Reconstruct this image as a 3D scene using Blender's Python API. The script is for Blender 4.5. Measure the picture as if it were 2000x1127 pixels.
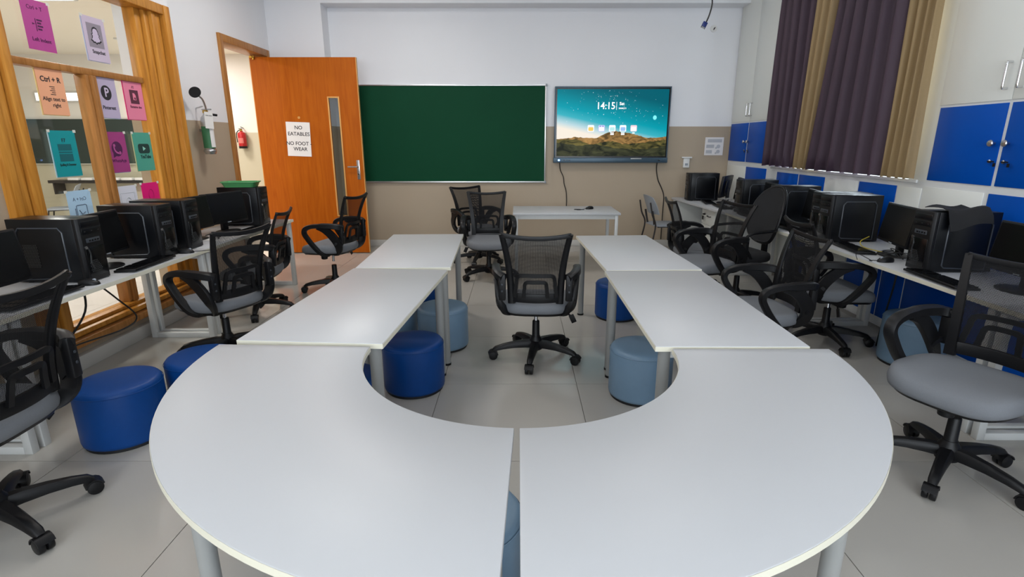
import bpy, bmesh, math, random
from mathutils import Vector, Matrix, Euler
R = math.radians
random.seed(7)
for o in list(bpy.data.objects): bpy.data.objects.remove(o)
sc = bpy.context.scene
COL = sc.collection

# ------------------------------------------------------------------ camera
cam_d = bpy.data.cameras.new('camera'); cam = bpy.data.objects.new('camera', cam_d); COL.objects.link(cam)
cam.location = (0, 0, 1.48)
cam.rotation_euler = (R(90 - 15.32), 0, 0)
cam_d.sensor_width = 36; cam_d.lens = 36 * 1044 / 2000; cam_d.shift_x = -0.006
cam_d.clip_start = 0.05; cam_d.clip_end = 200
sc.camera = cam

# ------------------------------------------------------------------ world, exposure, big lights
w = bpy.data.worlds.new('world'); sc.world = w; w.use_nodes = True
wn = w.node_tree; wn.nodes['Background'].inputs[0].default_value = (0.80, 0.90, 1.0, 1)
wn.nodes['Background'].inputs[1].default_value = 1.6
sc.view_settings.view_transform = 'Standard'; sc.view_settings.look = 'None'
sc.view_settings.gamma = 1.0; sc.view_settings.use_curve_mapping = False
sc.view_settings.exposure = 0.0
LAMP_W = 11.0          # watts of each ceiling panel in this room
NEXT_W = 62.0          # added panels that light the neighbouring room and the corridor
WIN_W = 85.0           # daylight through the windows behind the camera

def area(name, loc, rot, sx, sy, power, col, parent=None):
    d = bpy.data.lights.new(name, 'AREA'); d.shape = 'RECTANGLE'; d.size = sx; d.size_y = sy
    d.energy = power; d.color = col
    o = bpy.data.objects.new(name, d); COL.objects.link(o); o.location = loc; o.rotation_euler = rot
    if parent: o.parent = parent
    return o

# ------------------------------------------------------------------ materials
MATS = {}
def mat(name, col, rough=0.5, metal=0.0, spec=0.5, noise=0.0, nscale=8.0, bump=0.0, bscale=200.0, emit=0.0, coat=0.0, stretch=None):
    if name in MATS: return MATS[name]
    m = bpy.data.materials.new(name); m.use_nodes = True; nt = m.node_tree; N = nt.nodes; L = nt.links
    b = N['Principled BSDF']
    c = (col[0], col[1], col[2], 1)
    b.inputs['Base Color'].default_value = c; b.inputs['Roughness'].default_value = rough
    b.inputs['Metallic'].default_value = metal; b.inputs['Specular IOR Level'].default_value = spec
    b.inputs['Coat Weight'].default_value = coat
    tc = N.new('ShaderNodeTexCoord')
    if noise > 0:
        src = tc.outputs['Object']
        if stretch:
            mp = N.new('ShaderNodeMapping'); mp.inputs['Scale'].default_value = stretch; L.new(src, mp.inputs[0]); src = mp.outputs[0]
        n = N.new('ShaderNodeTexNoise'); n.inputs['Scale'].default_value = nscale; n.inputs['Detail'].default_value = 5
        L.new(src, n.inputs['Vector'])
        mx = N.new('ShaderNodeMixRGB'); mx.inputs[1].default_value = tuple(v * (1 - noise) for v in c[:3]) + (1,)
        mx.inputs[2].default_value = tuple(min(1, v * (1 + noise)) for v in c[:3]) + (1,)
        L.new(n.outputs['Fac'], mx.inputs[0]); L.new(mx.outputs[0], b.inputs['Base Color'])
    if bump > 0:
        n2 = N.new('ShaderNodeTexNoise'); n2.inputs['Scale'].default_value = bscale; L.new(tc.outputs['Object'], n2.inputs['Vector'])
        bp = N.new('ShaderNodeBump'); bp.inputs['Strength'].default_value = bump; bp.inputs['Distance'].default_value = 0.002
        L.new(n2.outputs['Fac'], bp.inputs['Height']); L.new(bp.outputs[0], b.inputs['Normal'])
    if emit > 0:
        b.inputs['Emission Color'].default_value = c; b.inputs['Emission Strength'].default_value = emit
    MATS[name] = m; return m
def s2l(r, g, b):
    f = lambda v: (v / 255 / 12.92) if v / 255 <= .04045 else ((v / 255 + .055) / 1.055) ** 2.4
    return (f(r), f(g), f(b))

def wall_mat(name, low, high, split, noise=0.03):
    m = bpy.data.materials.new(name); m.use_nodes = True; nt = m.node_tree; N = nt.nodes; L = nt.links
    b = N['Principled BSDF']; b.inputs['Roughness'].default_value = 0.45; b.inputs['Specular IOR Level'].default_value = 0.35
    g = N.new('ShaderNodeNewGeometry'); sx = N.new('ShaderNodeSeparateXYZ'); L.new(g.outputs['Position'], sx.inputs[0])
    gt = N.new('ShaderNodeMath'); gt.operation = 'GREATER_THAN'; gt.inputs[1].default_value = split; L.new(sx.outputs['Z'], gt.inputs[0])
    n = N.new('ShaderNodeTexNoise'); n.inputs['Scale'].default_value = 1.4; n.inputs['Detail'].default_value = 4; L.new(g.outputs['Position'], n.inputs['Vector'])
    def var(c):
        x = N.new('ShaderNodeMixRGB'); x.inputs[1].default_value = tuple(v * (1 - noise) for v in c) + (1,)
        x.inputs[2].default_value = tuple(min(1, v * (1 + noise)) for v in c) + (1,); L.new(n.outputs['Fac'], x.inputs[0]); return x
    mx = N.new('ShaderNodeMixRGB'); L.new(gt.outputs[0], mx.inputs[0]); L.new(var(low).outputs[0], mx.inputs[1]); L.new(var(high).outputs[0], mx.inputs[2])
    L.new(mx.outputs[0], b.inputs['Base Color'])
    n2 = N.new('ShaderNodeTexNoise'); n2.inputs['Scale'].default_value = 90; L.new(g.outputs['Position'], n2.inputs['Vector'])
    bp = N.new('ShaderNodeBump'); bp.inputs['Strength'].default_value = 0.06; bp.inputs['Distance'].default_value = 0.002
    L.new(n2.outputs['Fac'], bp.inputs['Height']); L.new(bp.outputs[0], b.inputs['Normal'])
    MATS[name] = m; return m

def wood_mat(name, dark, light, rough=0.35):
    m = bpy.data.materials.new(name); m.use_nodes = True; nt = m.node_tree; N = nt.nodes; L = nt.links
    b = N['Principled BSDF']; b.inputs['Roughness'].default_value = rough; b.inputs['Specular IOR Level'].default_value = 0.2
    tc = N.new('ShaderNodeTexCoord'); mp = N.new('ShaderNodeMapping'); mp.inputs['Scale'].default_value = (9, 9, 0.7); L.new(tc.outputs['Object'], mp.inputs[0])
    n = N.new('ShaderNodeTexNoise'); n.inputs['Scale'].default_value = 2.5; n.inputs['Detail'].default_value = 8; n.inputs['Distortion'].default_value = 1.2
    L.new(mp.outputs[0], n.inputs['Vector'])
    cr = N.new('ShaderNodeValToRGB'); cr.color_ramp.elements[0].color = tuple(dark) + (1,); cr.color_ramp.elements[1].color = tuple(light) + (1,)
    cr.color_ramp.elements[0].position = .3; cr.color_ramp.elements[1].position = .72
    L.new(n.outputs['Fac'], cr.inputs[0]); L.new(cr.outputs[0], b.inputs['Base Color'])
    MATS[name] = m; return m

def mesh_mat(name):
    m = bpy.data.materials.new(name); m.use_nodes = True; nt = m.node_tree; N = nt.nodes; L = nt.links
    b = N['Principled BSDF']; b.inputs['Base Color'].default_value = (0.012, 0.012, 0.013, 1); b.inputs['Roughness'].default_value = .8; b.inputs['Specular IOR Level'].default_value = .1
    uv = N.new('ShaderNodeTexCoord'); sp = N.new('ShaderNodeSeparateXYZ'); L.new(uv.outputs['UV'], sp.inputs[0])
    outs = []
    for ax in ('X', 'Y'):
        mu = N.new('ShaderNodeMath'); mu.operation = 'MULTIPLY'; mu.inputs[1].default_value = 250.0; L.new(sp.outputs[ax], mu.inputs[0])
        fr = N.new('ShaderNodeMath'); fr.operation = 'FRACT'; L.new(mu.outputs[0], fr.inputs[0])
        g = N.new('ShaderNodeMath'); g.operation = 'GREATER_THAN'; g.inputs[1].default_value = .46; L.new(fr.outputs[0], g.inputs[0]); outs.append(g)
    ml = N.new('ShaderNodeMath'); ml.operation = 'MULTIPLY'; L.new(outs[0].outputs[0], ml.inputs[0]); L.new(outs[1].outputs[0], ml.inputs[1])
    tr = N.new('ShaderNodeBsdfTransparent'); mx = N.new('ShaderNodeMixShader')
    L.new(ml.outputs[0], mx.inputs[0]); L.new(b.outputs[0], mx.inputs[1]); L.new(tr.outputs[0], mx.inputs[2])
    L.new(mx.outputs[0], N['Material Output'].inputs[0])
    MATS[name] = m; return m

def glass_mat(name, tint=(0.93, 0.97, 0.98)):
    m = bpy.data.materials.new(name); m.use_nodes = True; nt = m.node_tree; N = nt.nodes; L = nt.links
    for n in list(N):
        if n.type == 'BSDF_PRINCIPLED': N.remove(n)
    tr = N.new('ShaderNodeBsdfTransparent'); tr.inputs[0].default_value = tuple(tint) + (1,)
    gl = N.new('ShaderNodeBsdfGlossy'); gl.inputs['Roughness'].default_value = 0.02
    lw = N.new('ShaderNodeLayerWeight'); lw.inputs[0].default_value = .5
    pw = N.new('ShaderNodeMath'); pw.operation = 'POWER'; pw.inputs[1].default_value = 5.0; L.new(lw.outputs['Facing'], pw.inputs[0])
    fr = N.new('ShaderNodeMath'); fr.operation = 'MULTIPLY_ADD'; fr.inputs[1].default_value = .45; fr.inputs[2].default_value = .03; L.new(pw.outputs[0], fr.inputs[0])
    mx = N.new('ShaderNodeMixShader'); L.new(fr.outputs[0], mx.inputs[0]); L.new(tr.outputs[0], mx.inputs[1]); L.new(gl.outputs[0], mx.inputs[2])
    L.new(mx.outputs[0], N['Material Output'].inputs[0]); MATS[name] = m; return m

BEIGE = s2l(178, 162, 141); WHITE = s2l(236, 237, 241)
wall_mat('wall', BEIGE, WHITE, 1.69)
wall_mat('lobby_wall', s2l(196, 190, 168), s2l(230, 226, 220), 1.645)
mat('lobby_ceiling', s2l(240, 232, 216), .7)
mat('window_glow', (1, 1, 1), .4, emit=1.6)
mat('plain_white', WHITE, .5, noise=.02, nscale=1.5)
mat('ceiling', s2l(225, 226, 228), .7)
mat('tile', s2l(174, 170, 163), .16, spec=.5, noise=.04, nscale=2.2)
mat('tile_pale', s2l(228, 220, 214), .12, spec=.5, noise=.04, nscale=2.2)
mat('grout', s2l(120, 114, 106), .8)
mat('skirting', s2l(205, 203, 198), .25, noise=.03)
wood_mat('frame_wood', s2l(176, 112, 38), s2l(214, 150, 66))
wood_mat('door_wood', s2l(166, 80, 3), s2l(184, 96, 12), .42)
wood_mat('dull_wood', s2l(152, 100, 50), s2l(184, 128, 72))
wood_mat('lipping', s2l(205, 150, 84), s2l(226, 175, 108))
mat('laminate', s2l(186, 187, 189), .38, spec=.45, noise=.012, nscale=3)
mat('edge_band', s2l(222, 218, 200), .4)
mat('white_steel', s2l(206, 207, 205), .35, spec=.5)
mat('leg_grey', s2l(146, 147, 145), .35, spec=.4)
mat('grey_steel', s2l(176, 178, 178), .35, metal=.2)
mat('black_plastic', s2l(17, 17, 19), .42, spec=.3, bump=.05, bscale=400)
mat('black_gloss', s2l(9, 10, 12), .22, spec=.35)
mat('case_black', s2l(10, 12, 16), .32, spec=.3)
mat('case_trim', s2l(62, 66, 72), .32, spec=.4)
mat('screen_black', s2l(9, 9, 10), .25, spec=.35)
mat('grill', s2l(95, 97, 98), .35, metal=.8)
mat('seat_fabric', s2l(112, 115, 120), .85, noise=.10, nscale=300, bump=.25, bscale=600)
mat('chrome', (0.75, 0.75, 0.76), .15, metal=1.0)
mat('steel', (0.55, 0.55, 0.56), .28, metal=1.0)
mesh_mat('chair_mesh'); glass_mat('glass')
mat('pouf_blue', s2l(6, 60, 124), .42, spec=.25, noise=.06, nscale=30, bump=.15, bscale=300)
mat('pouf_grey', s2l(110, 137, 160), .42, noise=.05, nscale=30, bump=.15, bscale=300)
mat('pouf_base', s2l(20, 20, 22), .6)
mat('cab_blue', s2l(0, 78, 176), .35, spec=.12, noise=.03, nscale=4)
mat('cab_white', s2l(232, 234, 229), .32, noise=.015, nscale=3)
mat('cab_frame', s2l(226, 228, 228), .35)
mat('board_green', s2l(12, 68, 44), .6, spec=.12, noise=.06, nscale=2.5)
mat('board_dark', s2l(45, 56, 54), .5, noise=.10, nscale=3)
mat('alu', (0.72, 0.73, 0.74), .3, metal=.9)
mat('tv_frame', s2l(70, 92, 108), .35, metal=.3)
mat('tv_bezel', s2l(8, 9, 11), .2)
mat('curtain_plum', s2l(66, 48, 62), .65, noise=.10, nscale=60, stretch=(1, 1, 8), bump=.15, bscale=500)
mat('curtain_gold', s2l(150, 126, 88), .65, noise=.10, nscale=60, stretch=(1, 1, 8), bump=.15, bscale=500)
mat('paper', s2l(235, 232, 230), .7)
mat('ink', s2l(35, 32, 38), .7)
mat('cable', s2l(18, 18, 18), .5)
mat('tray_green', s2l(74, 150, 92), .4)
mat('red', s2l(178, 22, 30), .3)
mat('white_plastic', s2l(228, 228, 226), .4)
mat('grey_plastic', s2l(150, 156, 164), .45)
mat('dark_tube', s2l(40, 36, 36), .4)
mat('brass', s2l(190, 150, 60), .3, metal=.8)
mat('vga_blue', s2l(30, 48, 110), .4)
mat('cloth_black', s2l(26, 26, 27), .9)
mat('lamp_diffuser', (1, .98, .95), .5, emit=3.0)
M = lambda n: MATS[n]

# ------------------------------------------------------------------ mesh builder
class MB:
    def __init__(s): s.v = []; s.f = []
    def add(s, vs, fs):
        o = len(s.v); s.v += [tuple(p) for p in vs]; s.f += [tuple(i + o for i in f) for f in fs]; return s
    def box(s, x0, x1, y0, y1, z0, z1, mtx=None):
        vs = [Vector(p) for p in ((x0,y0,z0),(x1,y0,z0),(x1,y1,z0),(x0,y1,z0),(x0,y0,z1),(x1,y0,z1),(x1,y1,z1),(x0,y1,z1))]
        if mtx: vs = [mtx @ p for p in vs]
        return s.add(vs, [(0,3,2,1),(4,5,6,7),(0,1,5,4),(1,2,6,5),(2,3,7,6),(3,0,4,7)])
    def cyl(s, p0, p1, r0, r1=None, n=16):
        r1 = r0 if r1 is None else r1
        p0 = Vector(p0); p1 = Vector(p1); d = (p1 - p0).normalized()
        a = d.orthogonal().normalized(); b = d.cross(a)
        vs = []
        for p, r in ((p0, r0), (p1, r1)):
            for i in range(n):
                t = 2 * math.pi * i / n; vs.append(p + a * (r * math.cos(t)) + b * (r * math.sin(t)))
        fs = [(i, (i + 1) % n, n + (i + 1) % n, n + i) for i in range(n)]
        fs += [tuple(range(n - 1, -1, -1)), tuple(range(n, 2 * n))]
        return s.add(vs, fs)
    def lathe(s, prof, c=(0, 0), n=24, sx=1, sy=1, cap=True):
        vs = []; k = len(prof)
        for r, z in prof:
            for i in range(n):
                t = 2 * math.pi * i / n; vs.append((c[0] + sx * r * math.cos(t), c[1] + sy * r * math.sin(t), z))
        fs = [(j * n + i, j * n + (i + 1) % n, (j + 1) * n + (i + 1) % n, (j + 1) * n + i) for j in range(k - 1) for i in range(n)]
        if cap: fs += [tuple(range(n - 1, -1, -1)), tuple(range((k - 1) * n, k * n))]
        return s.add(vs, fs)
    def sweep(s, path, sec, ups=None, scales=None, closed=False):
        """section (list of (a,b)) swept along path; a along side, b along up"""
        P = [Vector(p) for p in path]; k = len(P); m = len(sec); vs = []
        for i, p in enumerate(P):
            if closed: d = (P[(i + 1) % k] - P[i - 1]).normalized()
            else: d = (P[min(i + 1, k - 1)] - P[max(i - 1, 0)]).normalized()
            u = Vector(ups[i] if isinstance(ups, list) else (ups or (0, 0, 1)))
            side = d.cross(u)
            if side.length < 1e-4: side = d.orthogonal()
            side.normalize(); up = side.cross(d).normalized()
            q = scales[i] if scales else (1, 1)
            for a, b in sec: vs.append(p + side * (a * q[0]) + up * (b * q[1]))
        fs = []
        for i in range(k if closed else k - 1):
            j = (i + 1) % k
            for e in range(m): fs.append((i * m + e, i * m + (e + 1) % m, j * m + (e + 1) % m, j * m + e))
        if not closed: fs += [tuple(range(m - 1, -1, -1)), tuple(range((k - 1) * m, k * m))]
        return s.add(vs, fs)
    def tube(s, path, r, n=8, closed=False):
        sec = [(r * math.cos(2 * math.pi * i / n), r * math.sin(2 * math.pi * i / n)) for i in range(n)]
        P = [Vector(p) for p in path]; k = len(P); vs = []; prev = None
        for i, p in enumerate(P):
            if closed: d = (P[(i + 1) % k] - P[i - 1]).normalized()
            else: d = (P[min(i + 1, k - 1)] - P[max(i - 1, 0)]).normalized()
            if prev is None: a = d.orthogonal().normalized()
            else:
                a = prev - d * prev.dot(d)
                a = a.normalized() if a.length > 1e-5 else d.orthogonal().normalized()
            prev = a; b = d.cross(a)
            for x, y in sec: vs.append(p + a * x + b * y)
        fs = []
        for i in range(k if closed else k - 1):
            j = (i + 1) % k
            for e in range(n): fs.append((i * n + e, i * n + (e + 1) % n, j * n + (e + 1) % n, j * n + e))
        if not closed: fs += [tuple(range(n - 1, -1, -1)), tuple(range((k - 1) * n, k * n))]
        return s.add(vs, fs)
    def prism(s, poly, z0, z1, mtx=None):
        n = len(poly); vs = [Vector((x, y, z0)) for x, y in poly] + [Vector((x, y, z1)) for x, y in poly]
        if mtx: vs = [mtx @ p for p in vs]
        return s.add(vs, [tuple(range(n - 1, -1, -1)), tuple(range(n, 2 * n))] + [(i, (i + 1) % n, n + (i + 1) % n, n + i) for i in range(n)])
    def build(s, name, material, parent=None, bevel=0, seg=2, smooth=40, loc=None, rot=None):
        me = bpy.data.meshes.new(name); me.from_pydata([tuple(p) for p in s.v], [], s.f)
        bm = bmesh.new(); bm.from_mesh(me); bmesh.ops.recalc_face_normals(bm, faces=bm.faces)
        if bevel > 0:
            es = [e for e in bm.edges if len(e.link_faces) == 2 and e.calc_face_angle(0) > R(35)]
            bmesh.ops.bevel(bm, geom=es, offset=bevel, segments=seg, affect='EDGES', clamp_overlap=True, profile=.5)
        bm.to_mesh(me); bm.free()
        if smooth:
            me.shade_smooth(); me.set_sharp_from_angle(angle=R(smooth))
        me.materials.append(MATS[material] if isinstance(material, str) else material)
        o = bpy.data.objects.new(name, me); COL.objects.link(o)
        if loc is not None: o.location = loc
        if rot is not None: o.rotation_euler = rot
        if parent: o.parent = parent
        return o

def tag(o, label=None, cat=None, group=None, kind=None):
    if label: o['label'] = label
    if cat: o['category'] = cat
    if group: o['group'] = group
    if kind: o['kind'] = kind
    return o
def thing(name, label, cat, loc=(0, 0, 0), rz=0, group=None):
    o = bpy.data.objects.new(name, None); COL.objects.link(o); o.location = loc; o.rotation_euler = (0, 0, R(rz)); o.empty_display_size = .1
    return tag(o, label, cat, group)
def struct(o): o['kind'] = 'structure'; return o
def copy_tree(o, parent=None):
    c = o.copy(); COL.objects.link(c)
    if parent: c.parent = parent
    for ch in list(o.children): copy_tree(ch, c)
    return c
def bx(name, x0, x1, y0, y1, z0, z1, m, parent=None, bevel=0, **k):
    return MB().box(x0, x1, y0, y1, z0, z1).build(name, m, parent, bevel=bevel, **k)
def rrect(w, h, r, n=4):
    pts = []
    for cx, cy, a0 in ((w/2-r, h/2-r, 0), (-w/2+r, h/2-r, 90), (-w/2+r, -h/2+r, 180), (w/2-r, -h/2+r, 270)):
        for i in range(n + 1):
            a = R(a0 + 90 * i / n); pts.append((cx + r * math.cos(a), cy + r * math.sin(a)))
    return pts
def smooth_path(pts, n=4, closed=False):
    P = [Vector(p) for p in pts]; out = []; k = len(P)
    rng = range(k if closed else k - 1)
    for i in rng:
        if closed: p0, p1, p2, p3 = P[i-1], P[i], P[(i+1) % k], P[(i+2) % k]
        else: p0, p1, p2, p3 = P[max(i-1, 0)], P[i], P[i+1], P[min(i+2, k-1)]
        for j in range(n):
            t = j / n
            out.append(.5 * ((2*p1) + (p2-p0)*t + (2*p0-5*p1+4*p2-p3)*t*t + (-p0+3*p1-3*p2+p3)*t**3))
    if not closed: out.append(P[-1])
    return out
def text(name, s, size, material, parent, loc, rot=(0, 0, 0), align='CENTER', bold=0.0, sx=1.0):
    c = bpy.data.curves.new(name, 'FONT'); c.body = s; c.size = size; c.align_x = align; c.align_y = 'CENTER'; c.offset = bold; c.extrude = 0.0003; c.resolution_u = 3
    t = bpy.data.objects.new(name, c); COL.objects.link(t); bpy.context.view_layer.update()
    me = bpy.data.meshes.new_from_object(t.evaluated_get(bpy.context.evaluated_depsgraph_get()))
    bpy.data.objects.remove(t)
    me.materials.clear(); me.materials.append(MATS[material] if isinstance(material, str) else material)
    o = bpy.data.objects.new(name, me); COL.objects.link(o); o.parent = parent; o.location = loc; o.rotation_euler = rot; o.scale = (sx, 1, 1)
    return o

# ================================================================== SETTING
XL, XD, XR, YB, YF, ZC = -2.97, -3.25, 3.0, 7.80, -2.6, 3.50
# floor: grout bed with separate tiles
TS = 0.85; TX0 = -0.48; TY0 = 3.11
floor = struct(bx('floor', -3.25, 3.4, YF - .1, YB + .1, -.12, -.006, 'grout'))
tcache = {}
def tiles(parent, x0, x1, y0, y1, m, cap=300):
    g = .0018
    i0 = math.floor((x0 - TX0) / TS); i1 = math.ceil((x1 - TX0) / TS); j0 = math.floor((y0 - TY0) / TS); j1 = math.ceil((y1 - TY0) / TS)
    for i in range(i0, i1):
        for j in range(j0, j1):
            a0 = max(x0, TX0 + i * TS) + g; a1 = min(x1, TX0 + (i + 1) * TS) - g
            b0 = max(y0, TY0 + j * TS) + g; b1 = min(y1, TY0 + (j + 1) * TS) - g
            if a1 - a0 < .02 or b1 - b0 < .02: continue
            key = (round(a1 - a0, 3), round(b1 - b0, 3), m)
            if key not in tcache:
                o = MB().box(0, a1 - a0, 0, b1 - b0, -.02, 0).build('floor_tile', m, parent, smooth=0, loc=(a0, b0, 0)); tcache[key] = o.data
            else:
                o = bpy.data.objects.new('floor_tile', tcache[key]); COL.objects.link(o); o.location = (a0, b0, 0); o.parent = parent
tiles(floor, -3.25, 3.0, YF, YB, 'tile')
next_floor = struct(bx('floor_lobby', -10.1, -3.25, 1.0, 10.1, -.12, -.006, 'grout'))
tiles(next_floor, -10.0, -3.26, 1.0, 10.0, 'tile_pale')

ceiling = struct(bx('ceiling', -3.45, 3.4, YF - .1, YB + .2, ZC, ZC + .1, 'ceiling'))
struct(bx('wall_back', -3.45, 3.4, YB, YB + .2, -.1, ZC, 'wall'))
struct(bx('trim_1', -2.53, 3.0, 7.53, YB, 3.19, ZC, 'plain_white'))            # beam under the ceiling
tag(bpy.data.objects['trim_1'], 'white ceiling beam along the back wall')
struct(bx('wall_column', XD, -2.53, 7.55, YB, 0, ZC, 'wall'))
# left wall: window part (X = XL) and door part (X = XD)
WY0, WY1, WZ0, WZ1 = 3.12, 4.94, .16, 2.57
ml = MB(); ml.box(XL - .2, XL, YF, WY0, 0, ZC).box(XL - .2, XL, WY1, 5.0, 0, ZC).box(XL - .2, XL, WY0, WY1, WZ1, ZC).box(XL - .2, XL, WY0, WY1, 0, WZ0)
struct(ml.build('wall_left', 'wall', smooth=0))
DY0, DY1, DZ = 6.27, 7.48, 2.62
md = MB(); md.box(XD - .2, XD, 5.0, DY0, 0, ZC).box(XD - .2, XD, DY1, YB, 0, ZC).box(XD - .2, XD, DY0, DY1, DZ, ZC)
struct(md.build('wall_door_side', 'wall', smooth=0))
struct(bx('baseboard_left', XL, XL + .05, YF, 5.0, 0, .10, 'skirting', bevel=.004))
struct(bx('baseboard_back', -2.53, 2.97, YB - .012, YB, 0, .09, 'skirting', bevel=.003))
# right wall with window opening behind the curtains
CX = 2.97
RWY0, RWY1, RWZ0, RWZ1 = 4.15, 6.35, 1.21, 3.05
mr = MB(); mr.box(XR, XR + .25, YF, RWY0, 0, ZC).box(XR, XR + .25, RWY1, YB, 0, ZC).box(XR, XR + .25, RWY0, RWY1, RWZ1, ZC).box(XR, XR + .25, RWY0, RWY1, 0, RWZ0)
struct(mr.build('wall_right', 'plain_white', smooth=0))
# front wall behind the camera with two windows that let the daylight in
mf = MB(); mf.box(-3.45, 3.4, YF - .2, YF, 0, 1.0).box(-3.45, 3.4, YF - .2, YF, 2.6, ZC).box(-3.45, -2.6, YF - .2, YF, 1.0, 2.6).box(-.2, .2, YF - .2, YF, 1.0, 2.6).box(2.6, 3.4, YF - .2, YF, 1.0, 2.6)
struct(mf.build('wall_front', 'wall', smooth=0))
for i, (a, b) in enumerate(((-2.6, -.2), (.2, 2.6))):
    wf = MB()
    for x0, x1, z0, z1 in ((a, a + .05, 1, 2.6), (b - .05, b, 1, 2.6), (a, b, 1, 1.05), (a, b, 2.55, 2.6), ((a + b) / 2 - .03, (a + b) / 2 + .03, 1, 2.6)): wf.box(x0, x1, YF - .12, YF - .06, z0, z1)
    o = struct(wf.build('window_%d' % (i + 3), 'alu', smooth=0)); bx('pane', a + .05, b - .05, YF - .095, YF - .09, 1.05, 2.55, 'glass', o, smooth=0)
    area('daylight', ((a + b) / 2, YF - .03, 1.8), (R(90), 0, 0), 2.2, 1.45, WIN_W, (.86, .93, 1.0), o)

# ---- left window: heavy wooden frame
win = tag(thing('window_1', None, None), 'large wooden framed window in the left wall', None, None, 'structure')
def wood(name, x0, x1, y0, y1, z0, z1, m='frame_wood', bev=.006): return bx(name, x0, x1, y0, y1, z0, z1, m, win, bevel=bev)
# near post: stepped mouldings
wood('outer_casing', -3.10, -2.925, 3.12, 3.185, WZ0, WZ1)
wood('jamb_moulding', -3.10, -2.95, 3.197, 3.262, WZ0 + .06, WZ1 - .07)
wood('jamb_moulding', -3.10, -2.935, 3.272, 3.33, WZ0 + .06, WZ1 - .07)
wood('jamb_moulding', -3.10, -2.985, 3.33, 3.40, WZ0 + .06, WZ1 - .07)
wood('outer_casing', -3.10, -2.925, 4.865, 4.94, WZ0, WZ1)
wood('jamb_moulding', -3.10, -2.965, 4.79, 4.853, WZ0 + .06, WZ1 - .07)
wood('jamb_moulding', -3.10, -2.955, 4.735, 4.783, WZ0 + .06, WZ1 - .07)
wood('jamb_moulding', -3.10, -2.98, 4.675, 4.727, WZ0 + .06, WZ1 - .07)
wood('jamb_moulding', -3.10, -3.005, 4.60, 4.672, WZ0 + .06, WZ1 - .07)
wood('head_casing', -3.10, -2.93, 3.20, 4.86, WZ1 - .075, WZ1)
wood('sill', -3.10, -2.90, 3.185, 4.865, WZ0, WZ0 + .05, 'dull_wood')
wood('sill_moulding', -3.10, -2.935, 3.33, 4.735, WZ0 + .06, WZ0 + .095)
wood('sill_moulding', -3.10, -2.985, 3.40, 4.66, WZ0 + .095, WZ0 + .12)
wood('transom', -3.10, -3.02, 3.40, 4.60, 1.935, 1.98, 'dull_wood')
wood('mullion', -3.10, -3.015, 3.98, 4.015, WZ0 + .12, 1.935, 'dull_wood')
wood('mullion', -3.10, -3.005, 4.017, 4.05, WZ0 + .12, 1.935, 'dull_wood')
wood('mullion', -3.10, -3.015, 4.052, 4.085, WZ0 + .12, 1.935, 'dull_wood')
for y0, y1, z0, z1 in ((3.40, 4.60, 1.985, WZ1 - .07), (3.40, 3.98, .28, 1.935), (4.085, 4.60, .28, 1.935)):
    bx('pane', -3.055, -3.050, y0, y1, z0, z1, 'glass', win, smooth=0)

# ---- door frame and open door
df = tag(thing('door_frame', None, None), 'wooden door frame in the left wall', None, None, 'structure')
bx('jamb', XD - .2, XD + .03, DY0, DY0 + .07, 0, DZ, 'dull_wood', df, bevel=.004)
bx('jamb', XD - .2, XD + .03, DY1 - .07, DY1, 0, DZ, 'dull_wood', df, bevel=.004)
bx('head', XD - .2, XD + .03, DY0 + .07, DY1 - .07, DZ - .08, DZ, 'dull_wood', df, bevel=.004)
door = tag(thing('door_1', None, None, (-3.38, 7.27, 0), 0), 'orange wooden door standing wide open against the blackboard', None, None, 'structure')
DW, DH = 1.33, 2.51
# leaf with the slot for the vision panel  (local x along the leaf, front face -y)
vx0, vx1, vz0, vz1 = .945, 1.075, .52, 2.03
lf = MB(); lf.box(0, vx0, -.02, .02, .012, DH).box(vx1, DW, -.02, .02, .012, DH).box(vx0, vx1, -.02, .02, .012, vz0).box(vx0, vx1, -.02, .02, vz1, DH)
lf.build('leaf', 'door_wood', door, smooth=0)
bx('lipping', DW, DW + .008, -.02, .02, .012, DH, 'lipping', door, smooth=0)
bx('lipping', -.008, 0, -.02, .02, .012, DH, 'lipping', door, smooth=0)
for x0, x1, z0, z1 in ((vx0 - .012, vx0 + .006, vz0 - .012, vz1 + .012), (vx1 - .006, vx1 + .012, vz0 - .012, vz1 + .012), (vx0 + .006, vx1 - .006, vz1 - .006, vz1 + .012), (vx0 + .006, vx1 - .006, vz0 - .012, vz0 + .006)):
    bx('glazing_bead', x0, x1, -.028, -.018, z0, z1, 'lipping', door, bevel=.003)
bx('pane', vx0 + .004, vx1 - .004, -.003, .003, vz0, vz1, 'glass', door, smooth=0)
hd = bx('lock_plate', 1.245, 1.285, -.026, -.02, 1.00, 1.25, 'steel', door, bevel=.003)
tag(hd, 'brushed steel lock plate')
MB().tube(smooth_path([(1.265, -.026, 1.165), (1.265, -.065, 1.165), (1.245, -.072, 1.165), (1.14, -.072, 1.165)], 4), .010, 10).build('lever_handle', 'steel', hd)
MB().cyl((1.265, -.026, 1.07), (1.265, -.034, 1.07), .011).build('key_cylinder', 'chrome', hd)
pk = MB().lathe([(.016, 0), (.016, .004), (.009, .005), (.009, .002)], n=20).build('door_viewer', 'lipping', door, loc=(.545, -.02, 1.785), rot=(R(90), 0, 0))
MB().box(.01, .045, -.05, -.02, DH - .01, DH + .012).cyl((.05, -.03, DH - .03), (.05, -.03, DH + .015), .012).build('hinge', 'brass', door)
sign = tag(MB().box(-.155, .155, -.215, .215, 0, .0008).build('door_notice', 'paper', smooth=0, loc=(-3.38 + .515, 7.247, 1.515), rot=(R(90), 0, R(0))), 'white paper notice reading NO EATABLES NO FOOT-WEAR on the open door', 'notice')
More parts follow.
